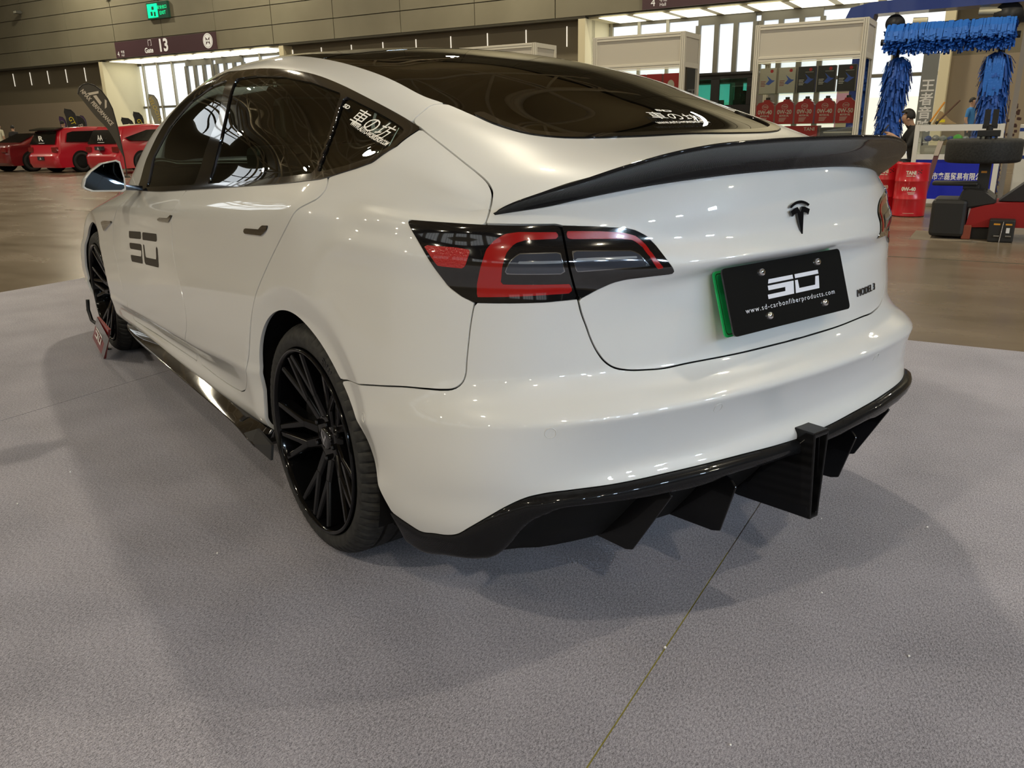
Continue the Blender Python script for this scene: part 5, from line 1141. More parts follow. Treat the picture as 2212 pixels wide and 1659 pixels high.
# seated person with a phone behind the counter's left end
J = {'pelvis':(0,0,.50),'waist':(0,-.03,.66),'chest':(0,-.08,.86),'neckb':(0,-.12,1.00),'neck':(0,-.15,1.05),'head':(0,-.20,1.13),'crown':(0,-.18,1.21)}
Rr = {'pelvis':(.16,.13),'waist':(.15,.115),'chest':(.17,.12),'neckb':(.075,.065),'neck':(.052,.055),'head':(.078,.095),'crown':(.055,.07)}
B = [('pelvis','waist'),('waist','chest'),('chest','neckb'),('neckb','neck'),('neck','head'),('head','crown')]
for s, sg in (('l',-1),('r',1)):
    J[s+'sh'] = (sg*.18,-.09,.95); J[s+'el'] = (sg*.24,-.20,.74); J[s+'wrist'] = (sg*.08,-.36,.88); J[s+'hip'] = (sg*.10,-.02,.48); J[s+'knee'] = (sg*.13,-.44,.50); J[s+'ank'] = (sg*.13,-.42,.09); J[s+'toe'] = (sg*.14,-.56,.04)
    Rr.update({s+'sh':.062,s+'el':.047,s+'wrist':.031,s+'hip':.095,s+'knee':.066,s+'ank':.042,s+'toe':.038})
    B += [('chest',s+'sh'),(s+'sh',s+'el'),(s+'el',s+'wrist'),('pelvis',s+'hip'),(s+'hip',s+'knee'),(s+'knee',s+'ank'),(s+'ank',s+'toe')]; hand_joints(J, B, Rr, s, J[s+'wrist'], (-sg*.5,-.6,.5), .02)
def reg2(c):
    if c.z > 1.03 and c.y < -.09: return skin
    if c.z < .07: return dark_ink
    if c.y < -.24 and c.z > .60: return skin
    return dark_shirt if c.z > .58 else trous
seatp = HW(.10, 11.15, .04); person('person', J, B, Rr, reg2, seatp, 'seated person in a black T-shirt looking at a phone behind the counter', RZ-1.25, (0,-.20,1.13))
st = empty('stool', HW(.10,11.15,0), RZ, 'low dark stool under the seated person with the phone', 'stool'); MB().lathe([(0,.44),(.17,.44),(.18,.42),(.17,.39),(0,.39)], 'z', 24).build('seat', dark_ink, st)
for k in range(4): t = math.pi/4+k*math.pi/2; MB().tube([(.12*math.cos(t),.12*math.sin(t),.40),(.17*math.cos(t),.17*math.sin(t),0)], .014, 6).build('leg', steel, st)
mb = MB(); mb.box(-.038,.038,-.004,.004,-.075,.075,bev=.003); ph = mb.build('phone', dark_ink); d_ = Matrix.Rotation(RZ-1.25, 4, 'Z') @ Vector((0,-.475,.985)); ph.location = seatp+d_; ph.rotation_euler = (math.radians(-35),0,RZ-1.25); tag(ph, 'dark phone held by the seated person', 'phone'); MB().box(-.034,.034,.004,.0045,-.066,.066).build('screen', mat('phone_screen', (.05,.06,.08), .1), ph)
# ---- tyre changer
tc_ = empty('tyre_changer', HW(.62, 7.0, 0), RZ, 'black and red tyre changing machine with a tyre clamped on top', 'machine')
blk = mat('machine_black', (.020,.019,.018), .5); redm = mat('machine_red', (.33,.010,.010), .4)
mb = MB(); mb.box(.02,.34,.0,.55,.02,.385,bev=.035); mb.build('column_base', blk, tc_)
mb = MB(); mb.prism([(.24,.36),(.27,.47),(.33,.50),(.46,.49),(.58,.40),(.58,.35),(.33,.30)], 'y', .05, .50); o = mb.build('shroud', blk, tc_); o.modifiers.new('bevel','BEVEL').width = .015
mb = MB(); mb.prism([(.34,.115),(.58,.125),(1.5,.135),(1.5,.37),(.56,.36),(.37,.30)], 'y', .06, .62); mb.build('chassis', redm, tc_)
mb = MB(); mb.box(.32,.40,.02,.10,0,.14,bev=.008); mb.build('foot', mat('rust_red', (.26,.06,.03), .7), tc_)
mb = MB(); mb.box(.40,.60,.10,.5,.0,.11); mb.build('lower_frame', blk, tc_)
mb = MB(); mb.box(-.01,.40,.10,.30,.515,.555,bev=.015); mb.box(.27,.42,.12,.28,.48,.53,bev=.01); mb.build('side_arm', blk, tc_)
mb = MB(); mb.box(.385,.49,.16,.28,.45,.76); mb.build('mast', blk, tc_); MB().box(.41,.46,.158,.16,.64,.66).build('warning_label', mat('orange_label', (.55,.22,.02), .5), tc_)
mb = MB(); mb.box(.55,.77,-.09,.16,.0,.215,bev=.012); mb.build('pedal_box', blk, tc_)
for x in (.59,.69): MB().box(x,x+.055,-.092,-.089,.165,.18).build('warning_label', mat('amber_label', (.75,.33,.02), .5), tc_)
for x in (.60,.70): MB().tube([(x,-.10,.06),(x+.05,-.10,.06)], .012, 6).build('pedal', steel, tc_)
MB().tube([(.655,-.105,.0),(.67,-.105,.20)], .006, 6).build('lever', chrome, tc_)
MB().box(.70,.73,-.094,-.09,.09,.14).build('plug', white_ink, tc_)
tyb = MB().lathe([(.20,.775),(.25,.745),(.305,.74),(.33,.75),(.338,.78),(.338,.925),(.33,.955),(.305,.965),(.25,.96),(.20,.935)], 'z', 72, (.40,.22,0), close=True); tyb.build('clamped_tyre', rubber, tc_)
MB().lathe([(0,.80),(.20,.80),(.205,.775),(.205,.935),(.19,.92),(0,.86)], 'z', 40, (.40,.22,0)).build('clamped_rim', blk, tc_)
mb = MB(); mb.box(.365,.415,.18,.24,1.08,1.24); mb.box(.435,.485,.18,.24,1.08,1.24); mb.box(.36,.49,.19,.23,1.06,1.10); mb.tube([(.425,.21,.95),(.425,.21,1.08)], .03, 10); mb.build('mount_head', blk, tc_)
mb = MB(); mb.box(.325,.525,.17,.25,.985,1.045,bev=.006); mb.box(.35,.37,.18,.24,.955,.99); mb.box(.48,.50,.18,.24,.955,.99); mb.build('head_bracket', blk, tc_)
MB().lathe([(0,.36),(.19,.36),(.20,.39),(.12,.46),(.05,.62),(0,.62)], 'z', 24, (1.05,.35,0)).build('turntable', blk, tc_)
mb = MB(); mb.prism([(.60,.37),(.86,.60),(1.3,.62),(1.3,.37)], 'y', .2, .5); mb.build('rear_shroud', blk, tc_)
mb = MB(); mb.box(-.12,.78,-.12,.62,-.0038,-.002); o = place(mb.build('machine_mat', mat('plywood_sheet', (.20,.165,.12), .7)), .60, 7.0); tag(o, 'thin grey-brown sheet lying under the tyre changing machine', 'sheet'); MB().hexa([(.2,-.16,-.0038),(.45,-.20,-.0038),(.5,-.12,-.0038),(.2,-.12,-.0038),(.2,-.16,-.003),(.45,-.20,.02),(.5,-.12,-.002),(.2,-.12,-.002)]).build('curled_edge', mat('plywood_sheet'), o)
# ---- car-wash gantry with blue brushes
gn = empty('wash_gantry', HW(0, 13.0, 0), RZ, 'blue car-wash gantry with two upright and one horizontal bristle brushes', 'machine')
gblue = mat('gantry_blue', (.012,.035,.20), .4, coat=.3); gdark = mat('gantry_dark', (.012,.013,.016), .5); bris = mat('blue_bristle', (.010,.085,.42), .55); bris_lit = mat('blue_bristle_lit', (.025,.16,.62), .55)  # lit brush tops put into the colour as lighter bristles
mb = MB(); mb.prism([(-1.38,2.72),(-.95,2.70),(-.93,2.78),(1.9,2.80),(1.9,3.02),(-.98,2.96),(-1.30,2.90)], 'y', -.1, .35); mb.build('top_beam', gblue, gn)
for x in (-1.12, 1.55): mb = MB(); mb.box(x-.10, x+.10, .05, .30, 0, 2.75); mb.build('gantry_post', gblue, gn)
mb = MB(); mb.box(-.66,1.20,.10,.24,2.53,2.62); mb.build('brush_carrier', gdark, gn)
for x, r in ((-.62,.14),(.95,.20)): MB().lathe([(0,-.10),(r*.5,-.10),(r*.55,-.06),(r,-.05),(r,.10),(0,.10)], 'y', 28, (x,.0,2.62)).build('brush_motor', gdark, gn)
MB().tube([(-.36,.0,2.64),(-.15,.0,2.63)], .055, 12).build('motor_can', cream, gn); MB().tube([(.55,.0,2.72),(.85,.0,2.70)], .06, 12).build('motor_can', cream, gn)
MB().tube([(-.80,.0,2.35),(1.15,.0,2.35)], .05, 8).build('brush_shaft', gdark, gn)
for x in (-.55,.93): MB().tube([(x,.0,0),(x,.0,2.3)], .05, 8).build('brush_shaft', gdark, gn)
def strips(name, n, fn, m):
    V = []; F = []
    for _ in range(n):
        p, s, w = fn(); k = len(V)
        for i, q in enumerate(p): V += [tuple(Vector(q)-s*w), tuple(Vector(q)+s*w)]
        for i in range(len(p)-1): F.append((k+2*i, k+2*i+1, k+2*i+3, k+2*i+2))
    o = mesh_obj(name, V, F, m, gn); o['kind'] = 'stuff'; return o
def hstrip():
    x = random.uniform(-.72,1.08); t = random.uniform(-1.9,1.9); L = random.uniform(.22,.33); c = Vector((x,0,2.35)); d = Vector((0,-math.sin(abs(t)) if random.random()<.8 else math.sin(abs(t)),math.cos(t))).normalized()
    p1 = c+d*.05; p2 = c+d*L*.55+Vector((0,0,-.02)); p3 = c+d*L+Vector((random.uniform(-.03,.03),0,-random.uniform(.05,.16))); return (p1,p2,p3), Vector((1,0,0)), random.uniform(.008,.018)
strips('bristles', 3600, hstrip, bris); 
def htop():
    x = random.uniform(-.70,1.06); y = -.26+random.uniform(-.02,.02); z = 2.53+random.uniform(-.02,.03); return ((x,y*.4,z+.05),(x,y,z-.06),(x+random.uniform(-.01,.01),y-.03,z-.06-random.uniform(.06,.17))), Vector((1,0,0)), random.uniform(.012,.022)
strips('bristles', 300, htop, bris_lit)  # lighter strips paint the light along the top of the brush
def vstrip(x0):
    def f():
        z = random.uniform(.25,2.12); t = random.uniform(0,2*math.pi); wide = 1.0 if z > 1.2 else 1.0+.12*(1.2-z); L = random.uniform(.13,.235)*wide; d = Vector((math.cos(t),math.sin(t),0)); c = Vector((x0-.05*(2.0-z)*(1 if x0 < 0 else -.5),0,z))
        return (c+d*.05, c+d*L*.8+Vector((0,0,-.05)), c+d*L+Vector((random.uniform(-.03,.03),random.uniform(-.03,.03),-random.uniform(.12,.34)))), d.cross(Vector((0,0,1))), random.uniform(.010,.020)
    return f
strips('bristles', 3000, vstrip(-.50), bris); strips('bristles', 3000, vstrip(.90), bris)
strips('bristles', 90, lambda: ((lambda x, z: ((x,-.21,z),(x,-.235,z-.1),(x,-.23,z-.24)))(.86+random.uniform(-.10,.14), random.uniform(1.7,2.05)), Vector((1,0,0)), .012), bris_lit)  # lighter strips paint the lit upper front of the right brush
# hanging banner and roll-up stand by the gate, goods at the right edge
mb = MB(); mb.box(-.17,.17,0,.02,.4,2.6); o = place(mb.build('banner_stand', mat('banner_grey', (.22,.23,.22), .6)), -.60, 20.0); tag(o, 'tall grey banner with large white characters by the right gate', 'banner')
V, F = text_mesh('王\n者\n音\n响', .30, bold=.006); mesh_obj('lettering', [(v.x, -.002, 1.42+v.y*1.0) for v in V], F, white_ink, o); MB().box(-.19,.19,-.03,.05,0,.4).build('stand_base', dark_ink, o)
mb = MB(); mb.box(-.20,.20,0,.02,.0,2.35); o = place(mb.build('banner_stand', mat('banner_pink', (.72,.38,.55), .6)), -2.15, 18.5); tag(o, 'pink banner showing beside the oil cabinet', 'banner'); MB().box(-.17,.17,-.002,0,.5,1.5).build('banner_print', mat('banner_print', (.55,.50,.35), .6), o)
mb = MB(); mb.box(-.03,.03,0,.05,0,2.4); o = place(mb.build('metal_post', mat('post_grey', (.22,.20,.18), .5)), 1.22, 10.6); tag(o, 'grey metal post at the right edge behind the tyre changer', 'post'); MB().box(-.06,.06,-.03,.08,0,.02).build('foot_plate', steel, o)
mb = MB(); mb.box(0,.5,0,.4,0,1.05,bev=.01); o = place(mb.build('goods_cabinet', mat('striped_white', (.60,.58,.52), .5)), 1.34, 12.6); tag(o, 'white cabinet with blue stripes at the right edge', 'cabinet')
for z in (.55,.75,.95): MB().box(.0,.5,-.002,0,z,z+.05).build('blue_stripe', gblue, o)
mb = MB()
for k in range(26): 
    x, z = random.uniform(0,.16), random.uniform(.5,1.35); mb.box(x-.02,x+.02,-.02,.03,z-.02,z+.02,bev=.006)
mb.box(-.01,.0,.03,.05,.0,1.4); o = place(mb.build('keyring_rack', mat('rack_dark', (.05,.02,.015), .4)), 1.16, 12.2); tag(o, 'dark rack hung with small red and brass pieces behind the counter', 'rack'); MB().box(-.03,.19,.0,.10,0,.03).build('rack_base', dark_ink, o)
# ---- dark van behind the cabinets
van = empty('van', HW(-3.35, 15.0, 0), RZ, 'black boxy van parked behind the cream display cabinets', 'car')
vb = mat('van_black', (.012,.012,.013), .25, coat=.8); teal = mat('van_window_light', (.16,.42,.38), .2, emit=(.25,.62,.56), estr=.0)
mb = MB(); mb.box(-4.4,0,0,1.85,.35,1.28,bev=.06); mb.build('body', vb, van)
def pillar_frame(y):
    # side wall with real window openings
    zs0, zs1 = 1.50, 2.00
    for x0, x1 in ((-4.3,-3.6),(-3.5,-2.35),(-2.25,-1.15),(-1.05,-.88),(-.70,-.14)): pass
    mb = MB(); mb.box(-4.4,0,y-.02,y+.02,1.25,1.50); mb.box(-4.4,0,y-.02,y+.02,2.00,2.10)
    for x0, x1 in ((-4.4,-4.25),(-3.2,-3.05),(-2.15,-2.0),(-.88,-.70),(-.14,0)): mb.box(x0,x1,y-.02,y+.02,1.49,2.01)
    mb.build('window_frame', vb, van)
pillar_frame(.05); pillar_frame(1.80)
mb = MB(); mb.box(-4.45,.03,-.02,1.87,2.06,2.13,bev=.03); mb.build('roof', vb, van)
mb = MB(); mb.box(-.04,0,.05,1.80,1.25,2.08); mb.build('tailgate', vb, van)
for x0, x1 in ((-4.25,-3.2),(-3.05,-2.15),(-2.0,-.88),(-.70,-.14)):
    for y in (.05,1.80): MB().box(x0,x1,y-.006,y+.006,1.50,2.00).build('window', glass('van_glass', (.45,.75,.68)), van)
    MB().box(x0+.02,x1-.02,1.0,1.1,1.28,1.62).build('seat', vb, van)
for x in (-.42,-.55): mb = MB(); mb.lathe([(0,1.80),(.07,1.78),(.09,1.70),(.07,1.62),(.05,1.60),(.05,1.55),(.17,1.50),(.2,1.25)], 'z', 16, (x,.9,0)); mb.build('headrest', vb, van); break
for x in (-.85,-3.6):
    for y in (.0,1.62): MB().lathe([(.2,0),(.30,0),(.35,.02),(.35,.20),(.30,.23),(.2,.23)], 'y', 32, (x,y,.35), close=True).build('tyre', rubber, van); MB().lathe([(0,.03),(.21,.03),(.21,.2),(0,.2)], 'y', 24, (x,y,.35)).build('rim', steel, van)
# ---- red cars by the far wall
redpaint = mat('red_paint', (.42,.006,.020), .3, coat=1.0); darkred = mat('dark_red_paint', (.13,.006,.008), .3, coat=1.0); dwin = mat('black_window', (.008,.008,.008), .05, coat=.6)
def red_car(name, a0, b0, W, Ln, Hh, coupe, pm, label, spoiler=None, rimc=(.05,.05,.05)):
    o = empty(name, HW(a0, b0, 0), RZ, label, 'car', 'red show cars')
    if coupe: prof = [(0,.30),(-.02,.55),(.02,.78),(.10,.86),(.55,.92),(1.25,1.22),(1.9,1.28),(2.5,1.20),(3.2,.90),(4.2,.78),(4.45,.55),(4.45,.25),(.1,.20)]
    else: prof = [(.05,.16),(-.02,.30),(-.02,.52),(.06,.62),(.10,.86),(.32,1.30),(.40,1.37),(1.4,Hh),(2.6,Hh-.02),(3.3,1.28),(3.9,.95),(4.6,.84),(4.72,.55),(4.68,.22)]
    cy = W/2; bm = bmesh.new(); secs = []
    for x, sc in ((0,.0),(.04,.5),(.16,.9),(.30,1.0),(W-.30,1.0),(W-.16,.9),(W-.04,.5),(W,.0)):
        ring = []
        for (y, z) in prof:
            up = max(0., (z-.86)/(Hh-.86)); ins = .17*up; xx = ins+(W-2*ins)*(x/W); yy = y+(1-sc)*(.10 if y < 2 else -.10)*(1.0 if z < 1.0 else .6); zz = z-(1-sc)*.06*(z > .9)
            ring.append(bm.verts.new((xx, yy, zz)))
        secs.append(ring)
    n = len(prof)
    for A_, B_ in zip(secs[:-1], secs[1:]):
        for k in range(n): bm.faces.new((A_[k], A_[(k+1)%n], B_[(k+1)%n], B_[k]))
    bm.faces.new(secs[0][::-1]); bm.faces.new(secs[-1]); bmesh.ops.recalc_face_normals(bm, faces=bm.faces)
    me = bpy.data.meshes.new('body'); bm.to_mesh(me); bm.free(); me.materials.append(pm); me.shade_smooth(); me.set_sharp_from_angle(angle=.62); bd = bpy.data.objects.new('body', me); COL.objects.link(bd); bd.parent = o
    # rear window, side windows, lamps, plate
    def xin(z): return .17*max(0.,(z-.86)/(Hh-.86))
    if coupe:
        mesh_obj('rear_window', [(xin(.95)+.12,.60,.955),(W-xin(.95)-.12,.60,.955),(W-xin(1.2)-.14,1.22,1.235),(xin(1.2)+.14,1.22,1.235)], [(0,1,2,3)], dwin, o)
        sw = [(.95,.92),(1.35,1.17),(1.9,1.22),(2.5,1.14),(2.95,.92)]
    else:
        mesh_obj('rear_window', [(xin(.9)+.10,.085,.885),(W-xin(.9)-.10,.085,.885),(W-xin(1.28)-.10,.285,1.285),(xin(1.28)+.10,.285,1.285)], [(0,1,2,3)], dwin, o)
        sw = [(.42,.95),(.55,1.22),(.75,1.27),(2.7,1.30),(3.3,1.0),(2.0,.92)] if spoiler else [(.38,1.05),(.55,.96),(2.0,.93),(3.3,1.0),(2.6,1.30),(1.2,1.27)]
    for sd in (0, 1):
        V = [((W-xin(z)+.006) if sd else (xin(z)-.006), y, z) for y, z in sw]; mesh_obj('side_window', V, [tuple(range(len(V)))], dwin, o)
        x0 = W-.30 if sd else .04; bm2 = MB(); bm2.box(x0, x0+.26, .045 if not coupe else -.03, .14, .64, .80, bev=.02); bm2.build('tail_lamp', mat('lamp_dark_red', (.16,.01,.01), .15, coat=1.0), o)
    z0 = .40 if not coupe else .42
    if not coupe and not spoiler: z0 = .70
    MB().box(W/2-.17, W/2+.17, -.05, .05, z0, z0+.11).build('plate', mat('plate_dark', (.03,.03,.035), .4), o)
    mesh_obj('plate_mark', [(W/2-.06,-.052,z0+.02),(W/2+.06,-.052,z0+.02),(W/2,-.052,z0+.095)], [(0,1,2)], mat('plate_mark', (.4,.4,.4), .5), o)
    if spoiler: mb = MB(); mb.hexa([(.10,.16,1.30),(W-.10,.16,1.30),(W-.14,.48,1.36),(.14,.48,1.36),(.10,.16,1.34),(W-.10,.16,1.34),(W-.14,.48,1.40),(.14,.48,1.40)]); mb.build('roof_spoiler', dwin, o)
    if not coupe: label_text(o, 'AA' if not spoiler else 'R', W/2-.05, 1.05, .22, white_ink, .10, .006, .26, 'window_decal'); label_text(o, '-------', W/2, .93, .08, white_ink, .08, .004, .32, 'window_decal')
    for y in ((.85,3.75) if not coupe else (.80,3.5)):
        for sd in (0, 1):
            x = W-.20 if sd else -.01; MB().lathe([(.20,0),(.29,0),(.315,.03),(.315,.18),(.29,.21),(.20,.21)], 'x', 32, (x,y,.315), close=True).build('tyre', rubber, o)
            MB().lathe([(0,.02),(.10,.03),(.20,.01),(.20,.20),(0,.19)], 'x', 20, (x,y,.315)).build('rim', mat('rim_%g' % rimc[0], rimc, .3, metal=.7), o)
            MB().lathe([(.345,.006),(.345,.204),(0,.204),(0,.006),(.345,.006)], 'x', 32, (x,y,.33)).build('wheel_arch', liner, o)
    return o
red_car('estate_car', -26.35, 13.3, 1.62, 4.7, 1.42, False, redpaint, 'red people carrier with a black roof spoiler, left of the other red people carrier', True)
red_car('estate_car', -23.25, 13.3, 1.62, 4.7, 1.45, False, redpaint, 'red people carrier behind the white car door mirror', None, (.35,.25,.05))
red_car('coupe_car', -29.0, 13.2, 1.70, 4.4, 1.28, True, darkred, 'dark red coupe at the left edge of the picture')
# ---- feather flags
def back(x, y, k): return (cam_pos.x+(x-cam_pos.x)*k, cam_pos.y+(y-cam_pos.y)*k)
def flag(top, foot, wid, col, words, ink, label, lean=0., right=True):
    x0, y0, _ = foot; H_ = top; o = empty('feather_flag', (x0,y0,0), RZ*.0, label, 'flag', 'feather flags')
    sg = 1 if right else -1; pole = []
    for t in np.linspace(0, 1, 16): pole.append((lean*t+ -sg*wid*max(0,(t-.80)/.2)**2*.9, 0, H_*min(1, t*1.0) - (H_*.06*max(0,(t-.9)/.1)**2)))
    MB().tube(pole, .014, 6).build('pole', dark_ink, o); MB().lathe([(0,.05),(.12,.03),(.16,0)], 'z', 16).build('base', dark_ink, o)
    V = []; n = len(pole)
    for i, p in enumerate(pole[4:]):
        f = (i+.0)/(n-5); w = wid*min(1, .35+1.2*f)*(1 if f < .85 else max(.08, 1-(f-.85)/.15)); V += [(p[0],-.004,p[2]), (p[0]-sg*w,-.004,p[2]+ (.10*wid if f > .8 else 0))]
    F = [(2*i,2*i+1,2*i+3,2*i+2) for i in range(len(V)//2-1)]
    mesh_obj('sail', V, F, col, o)
    k = len(pole); 
    V_, F_ = text_mesh(words, wid*.62, bold=.004*wid); mid_ = pole[int(n*.74)]; an = math.radians(-72) if lean == 0 else -math.atan2(H_, -lean)*1.0
    ca, sa = math.cos(an), math.sin(an); cx, cz = mid_[0]-sg*wid*.48, mid_[2]
    mesh_obj('lettering', [(cx+v.x*ca-v.y*sa, -.012, cz+v.x*sa+v.y*ca) for v in V_], F_, ink, o)
    return o
fl_grey = mat('flag_charcoal', (.055,.048,.036), .7); fl_dark = mat('flag_black', (.018,.017,.018), .7); fl_purple = mat('flag_purple', (.05,.02,.08), .7); fl_pale = mat('flag_grey', (.25,.24,.18), .7); ylw = mat('flag_yellow', (.62,.50,.02), .6); ink_p = mat('flag_ink', (.52,.46,.38), .6)
K_ = .87; bf = empty('feather_flag', (*back(4.42,27.0,K_),0), 0, 'large leaning charcoal feather flag with pale lettering in front of the red people carriers', 'flag', 'feather flags')
fz = lambda z: 1.1735+(z-1.1735)*K_
fx = lambda x: cam_pos.x+(x-cam_pos.x)*K_-bf.location.x
rg = [(4.42,.0),(4.42,.45),(4.39,.9),(4.36,1.4),(4.30,1.92),(4.20,2.22),(4.06,2.46),(3.90,2.60),(3.72,2.66),(3.56,2.62),(3.45,2.52),(3.39,2.35)]
lf = [(4.42,.40),(4.30,.72),(4.20,1.02),(4.08,1.28),(3.96,1.46),(3.84,1.61),(3.70,1.82),(3.58,2.02),(3.46,2.22),(3.39,2.34),(3.385,2.345),(3.38,2.35)]
pr_ = [Vector((fx(x),0,max(0,fz(z)) if z else 0)) for x, z in rg]; MB().tube(pr_, .016, 6).build('pole', dark_ink, bf); MB().lathe([(0,.05),(.14,.03),(.18,0)], 'z', 16).build('base', dark_ink, bf)
R1 = cubic(chord(np.array(rg[1:])), np.array(rg[1:]), np.linspace(0, chord(np.array(rg[1:]))[-1], 24)); L1 = cubic(chord(np.array(lf)), np.array(lf), np.linspace(0, chord(np.array(lf))[-1], 24))
V = []
for q, r in zip(R1, L1): V += [(fx(q[0]),-.004,fz(q[1])), (fx(r[0]),-.004,fz(r[1]))]
mesh_obj('sail', V, [(2*i,2*i+1,2*i+3,2*i+2) for i in range(23)], fl_grey, bf)
tv, tf = text_mesh('NMAX  PERFORMANCE', .15, bold=.004); xs = [v.x for v in tv]; sx_ = 1.08/(max(xs)-min(xs)); an = math.radians(-55)
mesh_obj('lettering', [(fx(3.86)+(v.x*sx_)*math.cos(an)-v.y*math.sin(an), -.010, fz(1.95)+(v.x*sx_)*math.sin(an)+v.y*math.cos(an)) for v in tv], tf, ink_p, bf)
for q in ([(3.66,2.38),(3.98,2.44),(3.97,2.37),(3.70,2.31)],[(3.80,2.30),(3.96,2.02),(4.02,2.10),(3.90,2.32)],[(4.12,2.20),(4.08,1.92),(4.14,1.96),(4.17,2.16)]): mesh_obj('flag_logo', [(fx(x),-.011,fz(z)) for x, z in q], [(0,1,2,3)], ink_p, bf)
def bflag(h, x, y, wid, col, words, ink, label, k=1.22, **kw):
    X_, Y_ = back(x, y, k); return flag(1.1735+(h-1.1735)*k, (X_,Y_,0), wid*k, col, words, ink, label, **kw)
bflag(2.16, 4.08, 32.0, .34, fl_dark, 'GT', ylw, 'black feather flag with yellow GT lettering above the red people carriers, left one of two')
bflag(1.92, 4.40, 32.3, .36, fl_dark, 'R', ink_p, 'black feather flag with a pale mark, right of the yellow-lettered flag')
bflag(1.94, 4.56, 33.0, .18, fl_purple, 'A', fl_purple, 'narrow dark purple feather flag behind the pale-marked flag', 1.26)
bflag(1.90, 3.82, 32.6, .20, fl_purple, 'A', ink_p, 'small purple feather flag beside the brown-haired person', 1.24)
bflag(1.82, 5.98, 32.0, .38, fl_dark, 'SR', ink_p, 'low black feather flag with a pale mark against the cream gate wall')
bflag(2.04, 6.40, 32.2, .32, fl_dark, 'GT', ylw, 'black feather flag with yellow GT lettering in front of the gate glass')
bflag(2.70, 6.98, 32.0, .32, fl_pale, 'VELOCITE', mat('flag_gold', (.55,.42,.10), .6), 'tall grey feather flag with gold lettering in front of the gate glass')
# ---- wedge board against the front wheel, wheel chock hook and carpet litter
wv = [(-.965,2.640,.250),(-.955,2.440,.215),(-.960,2.700,.004),(-.965,2.905,.085)]
bd_ = mesh_obj('brand_board', [wv[0],wv[1],wv[2],wv[3]]+[(x+.012,y,z) for x,y,z in wv], [(0,1,2,3),(7,6,5,4)]+[(k,4+k,4+(k+1)%4,(k+1)%4) for k in range(4)], mat('board_red', (.22,.010,.008), .25, coat=.2)); tag(bd_, 'small glossy red and black board with a white logo leaning on the front wheel', 'sign')
c0 = Vector(wv[3]); ex_ = (Vector(wv[0])-c0); ey_ = (Vector(wv[2])-c0)
def bq(s, t): p = c0+ex_*s+ey_*t; return (p.x-.0012, p.y, p.z)
mesh_obj('board_black', [bq(.62,.0),bq(1,.0),bq(1,1),bq(.55,1)], [(0,1,2,3)], blackgloss, bd_)
mesh_obj('board_black', [bq(.0,.80),bq(.55,.80),bq(.55,1),bq(.0,1)], [(0,1,2,3)], blackgloss, bd_)
for q in ([(.16,.28),(.40,.28),(.40,.36),(.16,.36)],[(.16,.42),(.40,.42),(.40,.74),(.16,.74),(.16,.66),(.32,.66),(.32,.50),(.16,.50)],[(.44,.28),(.66,.28),(.66,.36),(.44,.36)],[(.44,.42),(.50,.42),(.50,.66),(.60,.66),(.60,.42),(.66,.42),(.66,.74),(.44,.74)]):
    V = [bq(.02+t_*1.0*.9, .08+(s_)*.95-.1) for s_, t_ in [(x, 1-y) for x, y in q]]; V = [(x-.001,y,z) for x,y,z in V]; mesh_obj('board_logo', V, [tuple(range(len(V)))], white_ink, bd_)
mb = MB(); mb.tube([(-.93,3.08,.27),(-.935,3.085,.21),(-.93,3.06,.15),(-.92,2.95,.145)], .010, 6); mb.tube([(-.92,2.95,.145),(-.90,2.93,.0)], .010, 6); o = mb.build('board_prop', trimblack); tag(o, 'thin black bracket propped beside the front wheel', 'bracket'); MB().box(-.92,-.88,2.91,2.95,0,.006).build('foot', trimblack, o)
BEADS = ['touching the yellow carpet seam behind the white car','on the carpet left of the rear wheel','on the carpet at the left edge of the picture','on the carpet below the left carpet seam','on the carpet at the right edge, level with the centre fin','in the car shadow right of the yellow seam','on the bare carpet at the lower right','near the bottom edge, right of the yellow seam','on the carpet just right of the centre fin']
spk = mat('foam_white', (.85,.85,.85), .6)
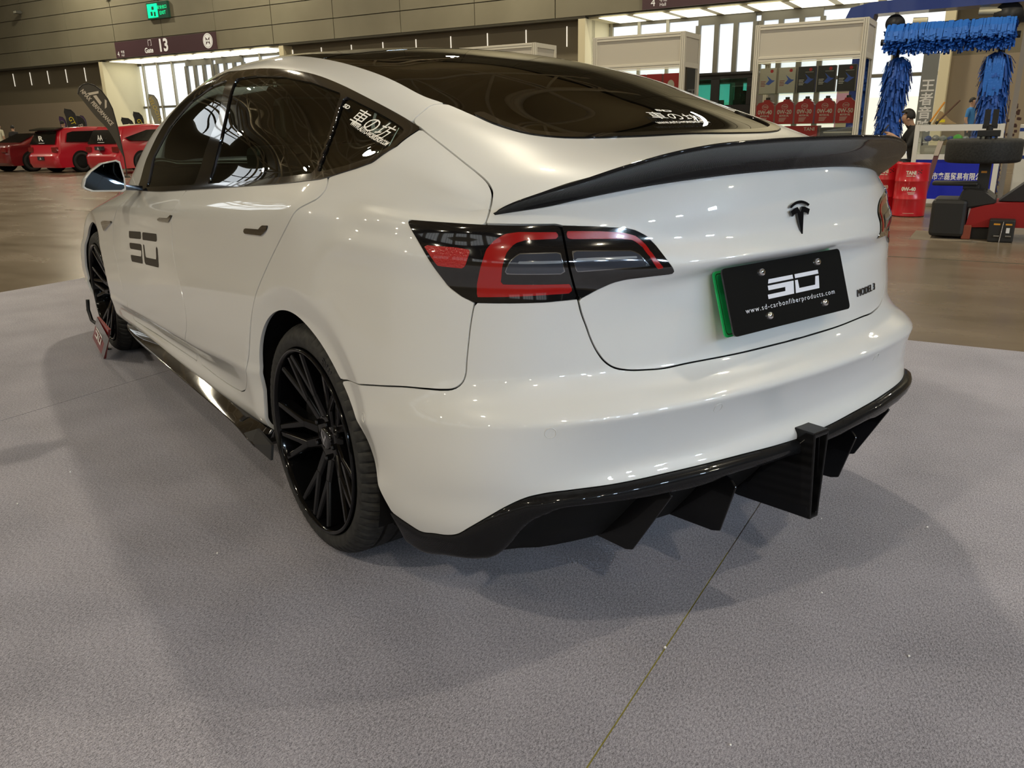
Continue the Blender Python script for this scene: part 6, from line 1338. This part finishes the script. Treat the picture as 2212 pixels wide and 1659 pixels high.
for k, (x, y, r) in enumerate(((-.458,-.954,.0034),(-1.148,.158,.003),(-1.571,.915,.003),(-1.383,1.099,.0026),(.594,-1.029,.0028),(.033,-1.043,.0024),(-.045,-1.318,.0028),(-.587,-1.249,.0022),(.40,-.80,.002))):
    bm = bmesh.new(); bmesh.ops.create_icosphere(bm, subdivisions=2, radius=r); me = bpy.data.meshes.new('foam_bead'); bm.to_mesh(me); bm.free(); me.materials.append(spk); me.polygons.foreach_set('use_smooth', [True]*len(me.polygons)); o = bpy.data.objects.new('foam_bead', me); COL.objects.link(o); o.location = (x,y,r); tag(o, 'tiny white foam bead '+BEADS[k], 'bead', 'foam beads on the carpet')
# stickers on the glass
full_bvh = BVHTree.FromPolygons([tuple(p) for p in P0]+[(-p[0],p[1],p[2]) for p in P0], [tuple(map(int,q)) for q in Q0]+[tuple(int(i)+len(P0) for i in q)[::-1] for q in Q0])
def sticker(name, body, p0, p1, size, m, bold=0., lift=.0025, up_hint=(0,0,1)):
    """lettering from p0 to p1 (left and right end of its base line, on the glass) laid on the glass"""
    p0 = Vector(p0); p1 = Vector(p1); ux_ = (p1-p0).normalized(); _, nn, _, _ = full_bvh.find_nearest((p0+p1)/2)
    if nn.dot(Vector(cam_pos)-p0) < 0: nn = -nn
    uy_ = nn.cross(ux_).normalized(); V, F = text_mesh(body, size, bold=bold); xs = [v.x for v in V]; sx = (p1-p0).length/(max(xs)-min(xs)); mid_ = (p0+p1)/2; W_ = []
    for v in V:
        q, n2, _, _ = full_bvh.find_nearest(mid_+ux_*v.x*sx+uy_*v.y)
        if n2.dot(nn) < 0: n2 = -n2
        W_.append(q+n2*lift)
    return mesh_obj(name, W_, F, m, car)
sq = [(-w,y,z) for w,y,z in CV['stick_q']]; sr = [(-w,y,z) for w,y,z in CV['stick_r']]
sticker('glass_sticker', '車の坊', sq[0], sq[1], .058, white_ink, .0); sticker('glass_sticker', 'WWW.AUTO-WORKSHOP.COM', sq[2], sq[3], .020, white_ink, .0006)
sticker('glass_sticker', '車の坊', sr[0], sr[1], .055, white_ink, .0, .004); sticker('glass_sticker', 'WWW.AUTO-WORKSHOP.COM', sr[2], sr[3], .020, white_ink, .0006, .004)
s5 = Vector(sq[4]); sticker('glass_sticker', 'SD', s5, s5+(Vector(sq[1])-Vector(sq[0])).normalized()*.034, .016, white_ink, .0006)
s5 = Vector(sr[4]); sticker('glass_sticker', 'SD', s5, s5+(Vector(sr[1])-Vector(sr[0])).normalized()*.06, .018, white_ink, .0006, .004)
